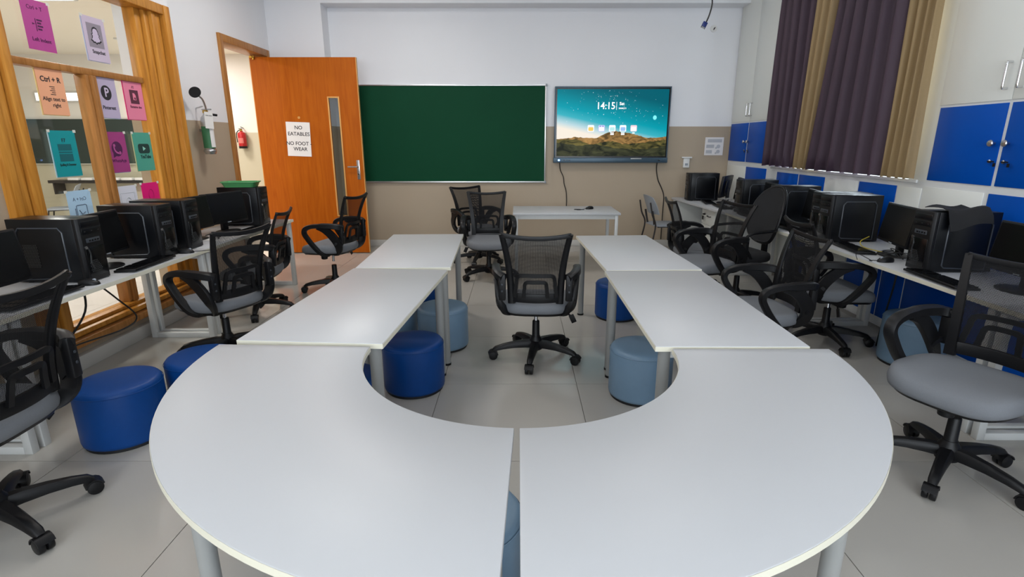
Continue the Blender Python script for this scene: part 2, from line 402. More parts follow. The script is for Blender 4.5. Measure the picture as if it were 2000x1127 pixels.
sign.rotation_euler = Euler((R(90), R(2), 0), 'XYZ')
for s, z, x in (('NO', .145, .005), ('EATABLES', .065, .005), ('NO FOOT -', -.055, .0), ('WEAR', -.125, .015)):
    text('lettering', s, .064, 'ink', sign, (x, z, .0012), bold=.0008)

# ---- lobby beyond the window and the door
ZN = 2.95
struct(bx('wall_lobby_side', -10.15, -10.0, 1.0, 10.15, 0, ZN, 'lobby_wall', smooth=0))
struct(bx('wall_lobby_front', -10.15, XL - .2, .9, 1.0, 0, ZN, 'lobby_wall', smooth=0))
struct(bx('wall_lobby_end', -10.15, XD - .05, 10.0, 10.15, 0, ZN, 'lobby_wall', smooth=0))
struct(bx('wall_lobby_return', XD - .2, XD - .05, YB, 10.0, 0, ZN, 'lobby_wall', smooth=0))
struct(bx('ceiling_lobby', -10.15, XD - .2, .9, 10.15, ZN, ZN + .1, 'lobby_ceiling', smooth=0))
wv = tag(thing('window_5', None, None, (-8.05, 9.99, 2.25)), 'high bright strip window on the far lobby wall', None, None, 'structure')
bx('pane', -.45, .45, -.004, .002, -.065, .065, 'window_glow', wv, smooth=0)
for a in ((-.48, .48, .065, .09), (-.48, .48, -.09, -.065), (-.48, -.45, -.065, .065), (.45, .48, -.065, .065)): bx('frame_rail', a[0], a[1], -.02, .006, a[2], a[3], 'alu', wv)
bb = tag(thing('blackboard_beyond_window', 'dark board on the far wall seen through the left window', 'blackboard', (-7.66, 9.97, 1.49)), None)
bx('panel', -1.10, 1.10, 0, .02, -.385, .385, 'board_dark', bb)
for a in ((-1.12, 1.12, .385, .405), (-1.12, 1.12, -.405, -.385), (-1.12, -1.10, -.385, .385), (1.10, 1.12, -.385, .385)): bx('frame_rail', a[0], a[1], -.004, .025, a[2], a[3], 'alu', bb)
sh = tag(thing('wall_shelf', 'narrow dark ledge with pale boxes under the board beyond the window', 'shelf', (-7.5, 9.86, .82)), None)
bx('board', -.9, 1.0, -.15, .13, -.05, .0, 'dark_tube', sh)
for q in (-.85, .95): bx('bracket', q - .015, q + .015, -.10, .13, -.25, -.05, 'dark_tube', sh)
for k in range(6): bx('pale_box', -.55 + k * .24, -.36 + k * .24, -.14, -.06, 0, .045, 'paper', sh, bevel=.006)

def plastic_chair(name, label, loc, rz, group=None):
    t = thing(name, label, 'chair', loc, rz, group)
    # shell back (facing +y), seat, two side tubes
    b = MB(); nx, nz = 8, 6; vs = []; 
    for side in (0, 1):
        for j in range(nz + 1):
            for i in range(nx + 1):
                u = -1 + 2 * i / nx; v = j / nz
                wdt = .20 - .035 * max(0, v - .6) / .4
                x = u * wdt; y = -.20 - .07 * v - .02 * v * v + .045 * u * u - side * .010; z = .56 + .25 * v - .03 * u * u * v
                vs.append((x, y, z))
    n1 = (nx + 1) * (nz + 1); fs = []
    for j in range(nz):
        for i in range(nx):
            a = j * (nx + 1) + i; fs.append((a, a + 1, a + nx + 2, a + nx + 1)); fs.append((n1 + a, n1 + a + nx + 1, n1 + a + nx + 2, n1 + a + 1))
    rim = [i for i in range(nx + 1)] + [(j * (nx + 1) + nx) for j in range(1, nz + 1)] + [nz * (nx + 1) + i for i in range(nx - 1, -1, -1)] + [j * (nx + 1) for j in range(nz - 1, 0, -1)]
    for q in range(len(rim)):
        a, c = rim[q], rim[(q + 1) % len(rim)]; fs.append((a, n1 + a, n1 + c, c))
    b.add(vs, fs); b.build('backrest', 'grey_plastic', t, smooth=60)
    MB().prism(rrect(.42, .40, .07, 5), .40, .425).build('seat', 'grey_plastic', t, bevel=.008)
    for s in (-1, 1):
        MB().tube(smooth_path([(s*.19, -.29, .72), (s*.195, -.255, .56), (s*.19, -.20, .42), (s*.20, -.235, .2), (s*.21, -.27, .011)], 4), .011).build('leg', 'dark_tube', t)
        MB().tube(smooth_path([(s*.19, -.17, .40), (s*.19, .12, .395), (s*.195, .17, .36), (s*.21, .22, .011)], 4), .011).build('leg', 'dark_tube', t)
        MB().tube([(s*.12, -.23, .60), (s*.13, -.205, .50), (s*.12, -.19, .42)], .014).build('back_strut', 'dark_tube', t)
    MB().tube([(-.19, .10, .385), (.19, .10, .385)], .010).build('crossbar', 'dark_tube', t)
    return t
plastic_chair('plastic_chair', 'grey plastic chair seen through the left window', (-7.62, 9.0, 0), 120)
plastic_chair('plastic_chair', 'pale grey plastic chair against the back wall beside the right desks', (1.98, 7.22, 0), -82)

def extinguisher(label, loc, rz, body, h, r, kind):
    t = thing('fire_extinguisher', label, 'fire extinguisher', loc, rz)      # local: wall behind is +y, faces -y
    MB().lathe([(r*.9, 0), (r, .012), (r, h*.82), (r*.85, h*.9), (r*.4, h*.96), (r*.35, h)], n=24).build('cylinder', body, t, smooth=30)
    MB().box(-.012, .012, -.03, .02, h, h + .03).build('valve', 'brass', t, bevel=.004)
    MB().box(-.008, .008, -.075, .03, h + .03, h + .042, Matrix.Translation((0, 0, 0)) ).box(-.008, .008, -.08, .02, h + .055, h + .065, Matrix.Rotation(R(-12), 4, 'X')).build('squeeze_lever', 'black_plastic' if kind == 'red' else 'steel', t, bevel=.002)
    MB().box(-.015, .015, r, r + .03, h*.55, h*.62).build('bracket', 'steel', t)
    if kind == 'silver':
        MB().tube(smooth_path([(0, -.02, h+.02), (-.02, -.03, h+.07), (-.05, -.035, h+.13), (-.10, -.035, h+.165)], 5), .009).build('discharge_tube', 'steel', t)
        MB().cyl((-.095, -.035, h+.16), (-.165, -.065, h+.185), .012, .055, 24).build('discharge_horn', 'black_plastic', t)
        tg = MB().box(-.055, .055, -.002, 0, -.16, 0).build('inspection_tag', 'paper', t, loc=(-.03, -r - .012, h + .01), rot=(0, R(3), 0)); 
        text('lettering', 'CLEAN AGENT', .014, 'ink', tg, (0, -.003, -.035), (R(90), 0, 0))
        MB().lathe([(r + .0015, .06), (r + .0015, h*.68)], n=24, cap=False).build('label_sleeve', mat('label_green', s2l(60, 120, 80), .5), t)
        MB().add(*[( [( (r+.003)*math.cos(R(a)), (r+.003)*math.sin(R(a)), z) for z in (.07, h*.66) for a in range(-120, -19, 10)], [(i, i+1, i+12, i+11) for i in range(10)] )][0]).build('label_panel', 'paper', t)
        MB().lathe([(r+.004, .02), (r+.008, .025), (r+.008, .04), (r+.004, .045)], n=24).build('foot_ring', 'steel', t)
        MB().cyl((.05, -.03, h - .01), (.10, -.05, h - .015), .012).build('pressure_gauge', 'black_plastic', t)
    else:
        MB().tube(smooth_path([(0, 0, h+.02), (-.05, -.02, h), (-r-.015, -.02, h*.8), (-r-.012, -.02, h*.35)], 5), .008).build('hose', 'cable', t)
        MB().add([((r+.002)*math.cos(R(a)), (r+.002)*math.sin(R(a)), z) for z in (.09, h*.6) for a in range(-130, -49, 10)], [(i, i+1, i+10, i+9) for i in range(8)]).build('label_panel', mat('label_pink', s2l(205, 110, 105), .5), t)
        MB().lathe([(r+.001, .0), (r+.002, .04)], n=24).build('foot_ring', 'black_plastic', t)
    return t
extinguisher('slim silver fire extinguisher with black horn and white tag on the left wall', (-3.155, 5.66, 1.36), 78, 'steel', .40, .052, 'silver')
extinguisher('small red fire extinguisher on the wall beyond the doorway', (-4.93, 9.92, 1.37), 0, 'red', .30, .068, 'red')

# ---- ceiling lights (out of frame but they light the place)
def ceil_light(loc, power, label, col=(1, .97, .92), group='ceiling panels of the computer room'):
    t = thing('ceiling_light', label, 'ceiling light', loc, 0, group)
    fr = MB(); fr.box(-.31, .31, -.31, -.29, -.02, 0).box(-.31, .31, .29, .31, -.02, 0).box(-.31, -.29, -.29, .29, -.02, 0).box(.29, .31, -.29, .29, -.02, 0)
    fr.build('frame', 'white_steel', t); bx('diffuser', -.29, .29, -.29, .29, -.012, -.002, 'lamp_diffuser', t, smooth=0)
    area('lamp', (0, 0, -.03), (0, 0, 0), .58, .58, power, col, t)
for x, sd, pw in ((-1.7, 'left', 1.38), (1.4, 'right', .45)):
    for y, wh, py in ((-.9, 'behind the camera', .3), (1.3, 'above the curved tables', .5), (3.5, 'above the straight tables', 1.0), (5.7, 'in front of the back wall', 1.9)):
        ceil_light((x, y, ZC), LAMP_W * pw * py, 'square ceiling light panel %s, %s row' % (wh, sd))
for p, wh, pw in (((-5.0, 3.0), 'nearest', 1.0), ((-5.0, 6.0), 'middle', 1.0), ((-7.6, 6.0), 'outer', 1.0), ((-5.6, 8.8), 'farthest', .8)): ceil_light((p[0], p[1], ZN), NEXT_W * pw, '%s square ceiling panel added to light the lobby beyond the door' % wh, (1, .94, .88), 'ceiling panels added to light the lobby')  # lobby panels are added, standing in for the daylight out there

# ================================================================== BACK WALL
bd = thing('blackboard', 'long green chalkboard with thin aluminium frame on the back wall', 'blackboard', (-.95, YB - .02, 1.58))
bx('writing_surface', -1.32, 1.32, -.006, .01, -.64, .64, 'board_green', bd, smooth=0)
for a in ((-1.337, 1.337, .64, .657), (-1.337, 1.337, -.66, -.64), (-1.337, -1.32, -.64, .64), (1.32, 1.337, -.64, .64)):
    bx('frame_rail', a[0], a[1], -.018, .018, a[2], a[3], 'alu', bd, bevel=.003)
for s in (-1, 1):
    for t_ in (-1, 1): bx('corner_cap', s*1.337 - .012, s*1.337 + .012, -.021, .018, t_*.652 - .016, t_*.652 + .016, 'grey_plastic', bd, bevel=.003)

# interactive display
def emis(name, col, st):
    m = bpy.data.materials.new(name); m.use_nodes = True; b = m.node_tree.nodes['Principled BSDF']
    b.inputs['Base Color'].default_value = (0.01, 0.01, 0.01, 1); b.inputs['Emission Color'].default_value = tuple(col) + (1,); b.inputs['Emission Strength'].default_value = st; b.inputs['Roughness'].default_value = .3
    MATS[name] = m; return m
tv = thing('interactive_display', 'large wall mounted interactive display showing a starry mountain home screen', 'display', (1.295, 7.72, 1.72))
TW, TH = .793, .49
bx('housing', -TW, TW, 0, .06, -.45, TH, 'tv_frame', tv, bevel=.006)
for a in ((-TW, TW, TH - .018, TH), (-TW, -TW + .014, -.45, TH - .018), (TW - .014, TW, -.45, TH - .018)): bx('outer_rim', a[0], a[1], -.008, .002, a[2], a[3], 'tv_frame', tv, bevel=.003)
bx('bezel', -TW + .014, TW - .014, -.004, .001, -.45, TH - .018, 'tv_bezel', tv, smooth=0)
bar = bx('speaker_bar', -TW - .01, TW + .005, -.025, .06, -.52, -.45, 'tv_frame', tv, bevel=.006)
emis('led_blue', (.2, .4, 1), 6); MB().cyl((-.725, -.03, -.485), (-.725, -.024, -.485), .013, n=16).build('power_led', 'led_blue', bar)
bx('pen_tray', .28, .43, -.032, -.02, -.472, -.456, 'grey_steel', bar, bevel=.003)
for k in range(3): bx('port', -.66 + k*.035, -.64 + k*.035, -.027, -.02, -.49, -.48, 'black_gloss', bar)
bx('port', .66, .69, -.027, -.02, -.495, -.48, 'black_gloss', bar)
SX0, SX1, SZ0, SZ1 = -TW + .032, TW - .032, -.43, TH - .036
# screen picture: night-sky gradient
m = bpy.data.materials.new('screen_sky'); m.use_nodes = True; nt = m.node_tree; N = nt.nodes; L = nt.links; MATS['screen_sky'] = m
b = N['Principled BSDF']; b.inputs['Base Color'].default_value = (0, 0, 0, 1); b.inputs['Roughness'].default_value = .35; b.inputs['Specular IOR Level'].default_value = .08
tc = N.new('ShaderNodeTexCoord'); sp = N.new('ShaderNodeSeparateXYZ'); L.new(tc.outputs['Object'], sp.inputs[0])
mr_ = N.new('ShaderNodeMapRange'); mr_.inputs['From Min'].default_value = -.18; mr_.inputs['From Max'].default_value = SZ1; L.new(sp.outputs['Z'], mr_.inputs[0])
nx_ = N.new('ShaderNodeMapRange'); nx_.inputs['From Min'].default_value = SX0; nx_.inputs['From Max'].default_value = SX1; nx_.inputs['To Min'].default_value = -.22; nx_.inputs['To Max'].default_value = .30; L.new(sp.outputs['X'], nx_.inputs[0])
ad = N.new('ShaderNodeMath'); ad.operation = 'ADD'; L.new(mr_.outputs[0], ad.inputs[0]); L.new(nx_.outputs[0], ad.inputs[1])
cr = N.new('ShaderNodeValToRGB'); L.new(ad.outputs[0], cr.inputs[0]); e = cr.color_ramp.elements
e[0].position = -0.0; e[0].color = s2l(250, 240, 225) + (1,); e[1].position = 1; e[1].color = s2l(0, 96, 112) + (1,)
for p_, c_ in ((.12, (190, 220, 228)), (.28, (60, 180, 196)), (.45, (0, 158, 176)), (.75, (0, 126, 142))):
    q = e.new(p_); q.color = s2l(*c_) + (1,)
b.inputs['Emission Strength'].default_value = 1.0; L.new(cr.outputs[0], b.inputs['Emission Color'])
scr = bx('screen', SX0, SX1, -.0065, -.004, SZ0, SZ1, 'screen_sky', tv, smooth=0)
def tvpoly(name, pts, m, dy, parent=scr):
    pts = [(x, z) for x, z in pts]
    return MB().prism(pts, 0, .0004, Matrix(((1,0,0,0),(0,0,1,dy),(0,1,0,0),(0,0,0,1)))).build(name, m, parent, smooth=0)
def ridge(pts, n=6, jit=.006, seed=1):
    rr = random.Random(seed); out = []
    for (x0, z0), (x1, z1) in zip(pts, pts[1:]):
        for i in range(n):
            t = i / n; out.append((x0 + (x1-x0)*t, z0 + (z1-z0)*t + (rr.uniform(-jit, jit) if i else 0)))
    return out + [pts[-1]]
def hill_mat(name, dark, light, sc_, st=1.0):
    m = bpy.data.materials.new(name); m.use_nodes = True; nt = m.node_tree; N = nt.nodes; L = nt.links; MATS[name] = m
    b = N['Principled BSDF']; b.inputs['Base Color'].default_value = (0, 0, 0, 1); b.inputs['Roughness'].default_value = .35; b.inputs['Specular IOR Level'].default_value = .08
    tc = N.new('ShaderNodeTexCoord'); mp = N.new('ShaderNodeMapping'); mp.inputs['Scale'].default_value = (1, 1, 2.2); mp.inputs['Rotation'].default_value = (0, R(25), 0); L.new(tc.outputs['Object'], mp.inputs[0])
    n = N.new('ShaderNodeTexNoise'); n.inputs['Scale'].default_value = sc_; n.inputs['Detail'].default_value = 6; n.inputs['Distortion'].default_value = 1.5; L.new(mp.outputs[0], n.inputs['Vector'])
    cr = N.new('ShaderNodeValToRGB'); cr.color_ramp.elements[0].position = .36; cr.color_ramp.elements[1].position = .66
    cr.color_ramp.elements[0].color = tuple(dark) + (1,); cr.color_ramp.elements[1].color = tuple(light) + (1,)
    L.new(n.outputs['Fac'], cr.inputs[0]); L.new(cr.outputs[0], b.inputs['Emission Color']); b.inputs['Emission Strength'].default_value = st
hill_mat('hill_far', s2l(92, 72, 40), s2l(184, 142, 84), 7); hill_mat('hill_near', s2l(36, 40, 26), s2l(120, 110, 60), 5); hill_mat('hill_front', s2l(30, 34, 26), s2l(72, 74, 50), 5)
base = [(SX1, SZ0), (SX0, SZ0)]
tvpoly('mountain', ridge([(SX0, -.20), (-.62, -.19), (-.5, -.17), (-.38, -.185), (-.2, -.185), (-.06, -.115), (.06, -.09), (.14, -.11), (.27, -.125), (.38, -.155), (.52, -.185), (.64, -.18), (SX1, -.165)], 5, .006, 3) + base, 'hill_far', -.0070)
tvpoly('mountain', ridge([(SX0, -.205), (-.6, -.20), (-.45, -.215), (-.3, -.27), (-.12, -.245), (.02, -.225), (.16, -.27), (.34, -.255), (.5, -.24), (.62, -.225), (SX1, -.215)], 5, .008, 4) + base, 'hill_near', -.0075)
tvpoly('mountain', ridge([(SX0, -.25), (-.62, -.27), (-.4, -.29), (-.22, -.27), (0, -.31), (.2, -.33), (.4, -.335), (.58, -.32), (SX1, -.29)], 5, .008, 5) + base, 'hill_front', -.0080)
emis('ui_white', (1, 1, 1), 1.3); emis('ui_cyan', s2l(120, 235, 240), 1.1); emis('ui_yellow', s2l(236, 196, 70), 1); emis('ui_lilac', s2l(196, 196, 244), 1); emis('ui_aqua', s2l(180, 232, 232), 1); emis('ui_sky', s2l(150, 190, 240), 1); emis('ui_pink', s2l(244, 214, 222), 1); emis('ui_violet', s2l(110, 110, 190), 1)
text('clock_digits', '14:15', .128, 'ui_white', scr, (-.095, -.0085, .235), (R(90), 0, 0), bold=.0012, sx=.92)
text('lettering', 'Sat', .055, 'ui_white', scr, (.125, -.0085, .265), (R(90), 0, 0), bold=.001)
text('lettering', '2000/1/1', .028, 'ui_white', scr, (.135, -.0085, .205), (R(90), 0, 0), bold=.0004, sx=1.1)
tvpoly('divider', [(.05, .185), (.055, .185), (.055, .29), (.05, .29)], 'ui_white', -.0085)
tvpoly('round_button', [(.585 + .026*math.cos(i*.3927), .085 + .030*math.sin(i*.3927)) for i in range(16)], 'ui_cyan', -.0085)
for k, (c1, c2) in enumerate((('ui_white', 'ui_yellow'), ('ui_lilac', 'ui_white'), ('ui_white', 'ui_aqua'), ('ui_white', 'ui_sky'), ('ui_pink', 'ui_white'))):
    x = -.29 + k * .148; ic = tvpoly('app_icon', [(x + a, -.057 + c) for a, c in rrect(.088, .084, .012, 3)], c1, -.0088)
    tvpoly('icon_symbol', [(x + a, -.066 + c) for a, c in rrect(.07, .052, .012, 3)], c2, -.0093, ic)
    if k == 1:
        for s in (-1, 1): tvpoly('icon_symbol', [(x + s*.018 + a, -.03 + c) for a, c in rrect(.014, .016, .004, 2)], 'ui_violet', -.0094, ic)
    if k > 1:
        for q in range(2 if k < 4 else 1): tvpoly('icon_caption', [(x + a, -.118 - q*.02 + c) for a, c in rrect(.05 if k < 4 else .034, .013, .003, 2)], 'ui_white', -.0093, ic)
st = MB(); rr = random.Random(11)
for i in range(130):
    x = rr.uniform(SX0 + .02, SX1 - .03); z = rr.uniform(.0, SZ1 - .02)
    if rr.random() < .45: x = rr.gauss(-.02, .16); z = rr.uniform(.12, SZ1 - .02)
    if not (SX0 < x < SX1): continue
    q = rr.choice((.0014, .0018, .0024, .0034)); st.box(x - q, x + q, -.0072, -.0067, z - q, z + q)
emis('star', (.75, .97, 1), .9); o = st.build('stars', 'star', scr, smooth=0); o['kind'] = 'stuff'

# cables from the display
tag(MB().tube(smooth_path([(.585, 7.755, 1.215), (.60, 7.78, 1.1), (.645, 7.785, 1.0), (.66, 7.785, .9), (.69, 7.785, .8), (.70, 7.77, .66), (.69, 7.75, .5)], 6), .006).build('display_cable', 'cable'), 'thin dark cable hanging from the display to the white table', 'cable')
tag(MB().tube(smooth_path([(1.965, 7.755, 1.21), (1.97, 7.785, 1.1), (2.0, 7.785, .96), (2.06, 7.785, .84), (2.10, 7.785, .72), (2.10, 7.785, .5), (2.10, 7.785, .1)], 6), .007).build('display_cable', 'cable'), 'dark cable hanging from the right end of the display down the wall', 'cable')
# small wall things
nt_ = tag(bx('wall_notice', 2.63, 2.89, 7.792, 7.798, 1.30, 1.545, 'paper', smooth=0), 'square white notice sheet with grey drawings on the back wall', 'notice')
mat('pale_ink', s2l(188, 190, 194), .7)
for a in ((2.665, 2.865, 1.475, 1.52), (2.65, 2.76, 1.40, 1.445), (2.65, 2.735, 1.325, 1.37)): bx('printed_block', a[0], a[1], 7.7905, 7.792, a[2], a[3], 'pale_ink', nt_, smooth=0)
for z in (1.42, 1.35):
    MB().cyl((2.82, 7.792, z), (2.82, 7.7900, z), .026, n=18).cyl((2.79, 7.792, z - .02), (2.79, 7.7902, z - .02), .014, n=12).build('printed_figure', 'pale_ink', nt_, smooth=0)
dp = thing('wall_dispenser', 'small white plastic holder on the beige back wall above the desk', 'dispenser', (2.38, YB, 1.13))
MB().box(-.042, .042, -.045, 0, 0, .13).build('holder', 'white_plastic', dp, bevel=.006)
MB().box(-.07, .07, -.06, 0, .13, .15).build('lid', 'white_plastic', dp, bevel=.005)
bx('switch', -.02, .02, -.048, -.044, .03, .06, 'grey_plastic', dp)
rs = thing('cable_outlet', 'round white outlet plate high on the back wall', 'outlet', (2.61, YB, 2.94))
MB().cyl((0, 0, 0), (0, -.012, 0), .045, n=24).build('plate', 'white_plastic', rs); MB().tube([(0, -.012, 0), (.01, -.03, .01), (-.01, -.035, -.02)], .005).build('wire_stub', 'cable', rs)
hc = thing('hanging_video_cable', 'video cable hanging from the ceiling with a blue plug', 'cable', (0, 0, 0))
MB().tube(smooth_path([(2.12, 6.5, 3.49), (2.12, 6.5, 3.1), (2.135, 6.5, 2.95), (2.115, 6.5, 2.84), (2.085, 6.5, 2.76)], 6), .008).build('cord', 'cable', hc)
pl = MB().box(-.025, .025, -.010, .010, -.055, 0).build('plug', 'vga_blue', hc, bevel=.004, loc=(2.082, 6.5, 2.765), rot=(0, R(25), 0))
bx('connector', -.018, .018, -.006, .006, -.068, -.055, 'steel', pl)
for s in (-1, 1): MB().cyl((s*.021, 0, -.07), (s*.021, 0, -.02), .004, n=8).build('thumb_screw', 'black_plastic', pl)

# ================================================================== RIGHT WALL CABINETS
def knob(parent, x, y, z, lock=True):
    MB().lathe([(.008, 0), (.008, .018), (.019, .022), (.021, .030), (.017, .036), (.006, .038)], n=20).build('knob', 'steel', parent, loc=(x, y, z), rot=(0, R(-90), 0))
def lock(parent, x, y, z):
    lk = MB().lathe([(.011, 0), (.011, .01), (.008, .012)], n=16).build('lock', 'steel', parent, loc=(x, y, z), rot=(0, R(-90), 0))
    k = MB().box(-.001, .001, -.045, .005, -.004, .004).box(-.001, .001, -.058, -.04, -.03, -.008).build('key', 'black_plastic', lk if False else parent, loc=(x - .018, y, z))
def dhandle(parent, x, y, z):
    MB().tube(smooth_path([(x, y, z - .075), (x - .028, y, z - .075), (x - .032, y, z - .06), (x - .032, y, z + .06), (x - .028, y, z + .075), (x, y, z + .075)], 3), .007, 10).build('handle', 'chrome', parent)
def cabinet(label, y0, y1, z0, z1, doors, kind=None, name='wall_cabinet', fr=.018):
    """doors: list of (ya, yb, za, zb, material, hardware, side) side=+1 hardware at high y edge"""
    t = thing(name, label, 'cabinet', ((CX + .03), (y0 + y1) / 2, z0)); ox, oy, oz = t.location
    c = bx('carcass', -.025, 0.0, y0 - oy, y1 - oy, z0 - oz, z1 - oz, 'cab_frame', t, smooth=0)
    for ya, yb, za, zb, m_, hw, sd in doors:
        d = bx('door', -.032, -.025, ya - oy + fr/2, yb - oy - fr/2, za - oz + fr/2, zb - oz - fr/2, m_, t, bevel=.0015)
        yh = (yb - oy - .05) if sd > 0 else (ya - oy + .05)
        if hw == 'knob':
            knob(d, -.032, yh, (za + zb)/2 - oz + .01); lock(d, -.032, yh, (za + zb)/2 - oz - .10)
        if hw == 'bar': dhandle(d, -.032, yh + (.0 if sd > 0 else 0), za - oz + .145)
    return t
B, W_ = 'cab_blue', 'cab_white'
cabinet('tall white double cupboard high beside the back wall, left of the curtains', 6.58, 7.79, 1.735, 3.45, [(6.58, 7.19, 1.735, 3.45, W_, 'bar', 1), (7.19, 7.79, 1.735, 3.45, W_, 'bar', -1)], fr=.006)
cabinet('blue two-door cabinet near the back wall, left of the curtains', 6.58, 7.79, 1.20, 1.735, [(6.58, 7.19, 1.215, 1.735, B, 'knob', 1), (7.19, 7.79, 1.215, 1.735, B, 'knob', -1)], fr=.03)
cabinet('low white and blue cabinet behind the farthest right desk', 6.40, 7.79, .02, 1.20, [(7.14, 7.79, .62, 1.18, W_, '', 1), (6.54, 7.14, .62, 1.18, B, '', 1), (7.14, 7.79, .08, .60, B, '', 1), (6.54, 7.14, .08, .60, W_, '', 1)])
cabinet('row of low blue and white cabinet doors under the curtained window', 3.98, 6.40, .02, 1.20, [(5.78, 6.27, .60, 1.16, B, '', 1), (5.27, 5.77, .60, 1.16, B, '', 1), (4.74, 5.27, .60, 1.16, W_, '', 1), (4.25, 4.74, .60, 1.16, B, '', 1), (3.98, 4.25, .60, 1.16, W_, '', 1),
    (5.78, 6.27, .08, .58, W_, '', 1), (5.27, 5.77, .08, .58, B, '', 1), (4.74, 5.27, .08, .58, W_, '', 1), (4.25, 4.74, .08, .58, B, '', 1), (3.98, 4.25, .08, .58, B, '', 1)])
cabinet('tall white double cupboard high on the right wall, right of the curtains', 2.70, 3.97, 1.725, 3.45, [(3.40, 3.97, 1.725, 3.45, W_, 'bar', -1), (2.83, 3.40, 1.725, 3.45, W_, 'bar', 1)], fr=.005)
cabinet('blue two-door cabinet with keys hanging, right of the curtains', 2.70, 3.97, 1.20, 1.725, [(3.40, 3.97, 1.20, 1.725, B, 'knob', -1), (2.83, 3.40, 1.20, 1.725, B, 'knob', 1)], fr=.028)
cabinet('low white and blue cabinet behind the nearest right desk', .6, 3.98, .02, 1.20, [(3.44, 3.98, .60, 1.175, W_, '', 1), (2.83, 3.42, .60, 1.175, B, '', 1), (2.2, 2.82, .60, 1.175, W_, '', 1), (3.44, 3.98, .08, .58, B, '', 1), (2.83, 3.42, .08, .58, B, '', 1), (2.2, 2.82, .08, .58, W_, '', 1), (1.5, 2.18, .08, .58, B, '', 1)])
struct(bx('wall_panel', CX + .005, CX + .03, 3.97, 4.15, 1.20, 3.45, 'cab_white', smooth=0))
struct(bx('wall_panel', CX + .005, CX + .03, 6.35, 6.58, 1.20, 3.45, 'cab_white', smooth=0))
# window behind the curtains
w2 = tag(thing('window_2', None, None, (0, 0, 0)), 'curtained window in the right wall', None, None, 'structure')
bx('sill', 2.962, 3.25, 4.05, 6.45, 1.185, 1.21, 'cab_frame', w2, bevel=.004)
for a in ((4.15, 4.20, 1.21, 3.05), (6.30, 6.35, 1.21, 3.05), (5.22, 5.28, 1.26, 3.0), (4.20, 6.30, 1.21, 1.26), (4.20, 6.30, 3.0, 3.05)): bx('frame_bar', 3.17, 3.21, a[0], a[1], a[2], a[3], 'alu', w2)
for a in ((4.20, 5.22), (5.28, 6.30)): bx('pane', 3.188, 3.192, a[0], a[1], 1.26, 3.0, 'glass', w2, smooth=0)
area('daylight', (3.35, 5.25, 2.1), (0, R(90), 0), 1.7, 2.1, 90, (.9, .95, 1), w2)

def curtain(label, y0, y1, z0, z1, m_, folds, amp, seed, y0b=None, y1b=None):
    rr = random.Random(seed); nx = folds * 10; nz = 14; vs = []
    y0b = y0 if y0b is None else y0b; y1b = y1 if y1b is None else y1b
    ph = [rr.uniform(.8, 1.2) for _ in range(folds + 2)]
    for sd in (0, 1):
        for j in range(nz + 1):
            v = j / nz; ya = y0b + (y0 - y0b) * v; yb = y1b + (y1 - y1b) * v
            for i in range(nx + 1):
                u = i / nx; f = u * folds; k = int(f); a = amp * ph[k] * (1.15 - .35 * v)
                y = ya + (yb - ya) * u + .012 * math.sin(f * 6.283 + 1.2 + v)
                x = 2.86 + a * math.cos(f * 2 * math.pi + .6 * math.sin(v * 2.2 + k)) + sd * .004 + .012 * math.sin(3 * u + v * 2 + seed)
                vs.append((x, y, z0 + (z1 - z0) * v + (.006 * math.sin(f * 6.283) if j == 0 else 0)))
    n1 = (nx + 1) * (nz + 1); fs = []
    for j in range(nz):
        for i in range(nx):
            a = j * (nx + 1) + i; fs.append((a, a + nx + 1, a + nx + 2, a + 1)); fs.append((n1 + a, n1 + a + 1, n1 + a + nx + 2, n1 + a + nx + 1))
    for i in range(nx):
        fs.append((i, i + 1, n1 + i + 1, n1 + i)); q = nz * (nx + 1) + i; fs.append((q, n1 + q, n1 + q + 1, q + 1))
    for j in range(nz):
        for c in (0, nx):
            a = j * (nx + 1) + c; fs.append((a, n1 + a, n1 + a + nx + 1, a + nx + 1))
    t = thing('curtain', label, 'curtain', (0, 0, 0), 0, 'window curtains')
    MB().add(vs, fs).build('fabric', m_, t, smooth=80)
    return t
ZT = 3.20
curtain('dark plum curtain, leftmost, next to the white tall cupboard', 5.66, 6.38, 1.222, ZT, 'curtain_plum', 5, .045, 1)
curtain('narrow tan curtain hanging between the two plum curtains', 5.26, 5.66, 1.222, ZT, 'curtain_gold', 3, .028, 2, 5.42, 5.70)
curtain('wide plum curtain between the two tan curtains', 4.34, 5.27, 1.222, ZT, 'curtain_plum', 6, .045, 3, 4.31, 5.45)
curtain('tan curtain at the right end of the window', 3.98, 4.34, 1.222, ZT, 'curtain_gold', 4, .03, 4, 3.96, 4.33)
rod = thing('curtain_rod', 'steel curtain rod above the window', 'curtain rod', (0, 0, 0))
MB().cyl((2.86, 3.9, ZT), (2.86, 6.48, ZT), .014).build('pole', 'steel', rod)
for y in (3.9, 6.48): MB().lathe([(.014, 0), (.025, .01), (.025, .03), (.01, .045)], n=16).build('finial', 'steel', rod, loc=(2.86, y, ZT), rot=(R(-90) if y > 5 else R(90), 0, 0))
for y in (4.0, 5.2, 6.42): bx('bracket', 2.86, 3.0, y - .01, y + .01, ZT - .03, ZT - .012, 'steel', rod)

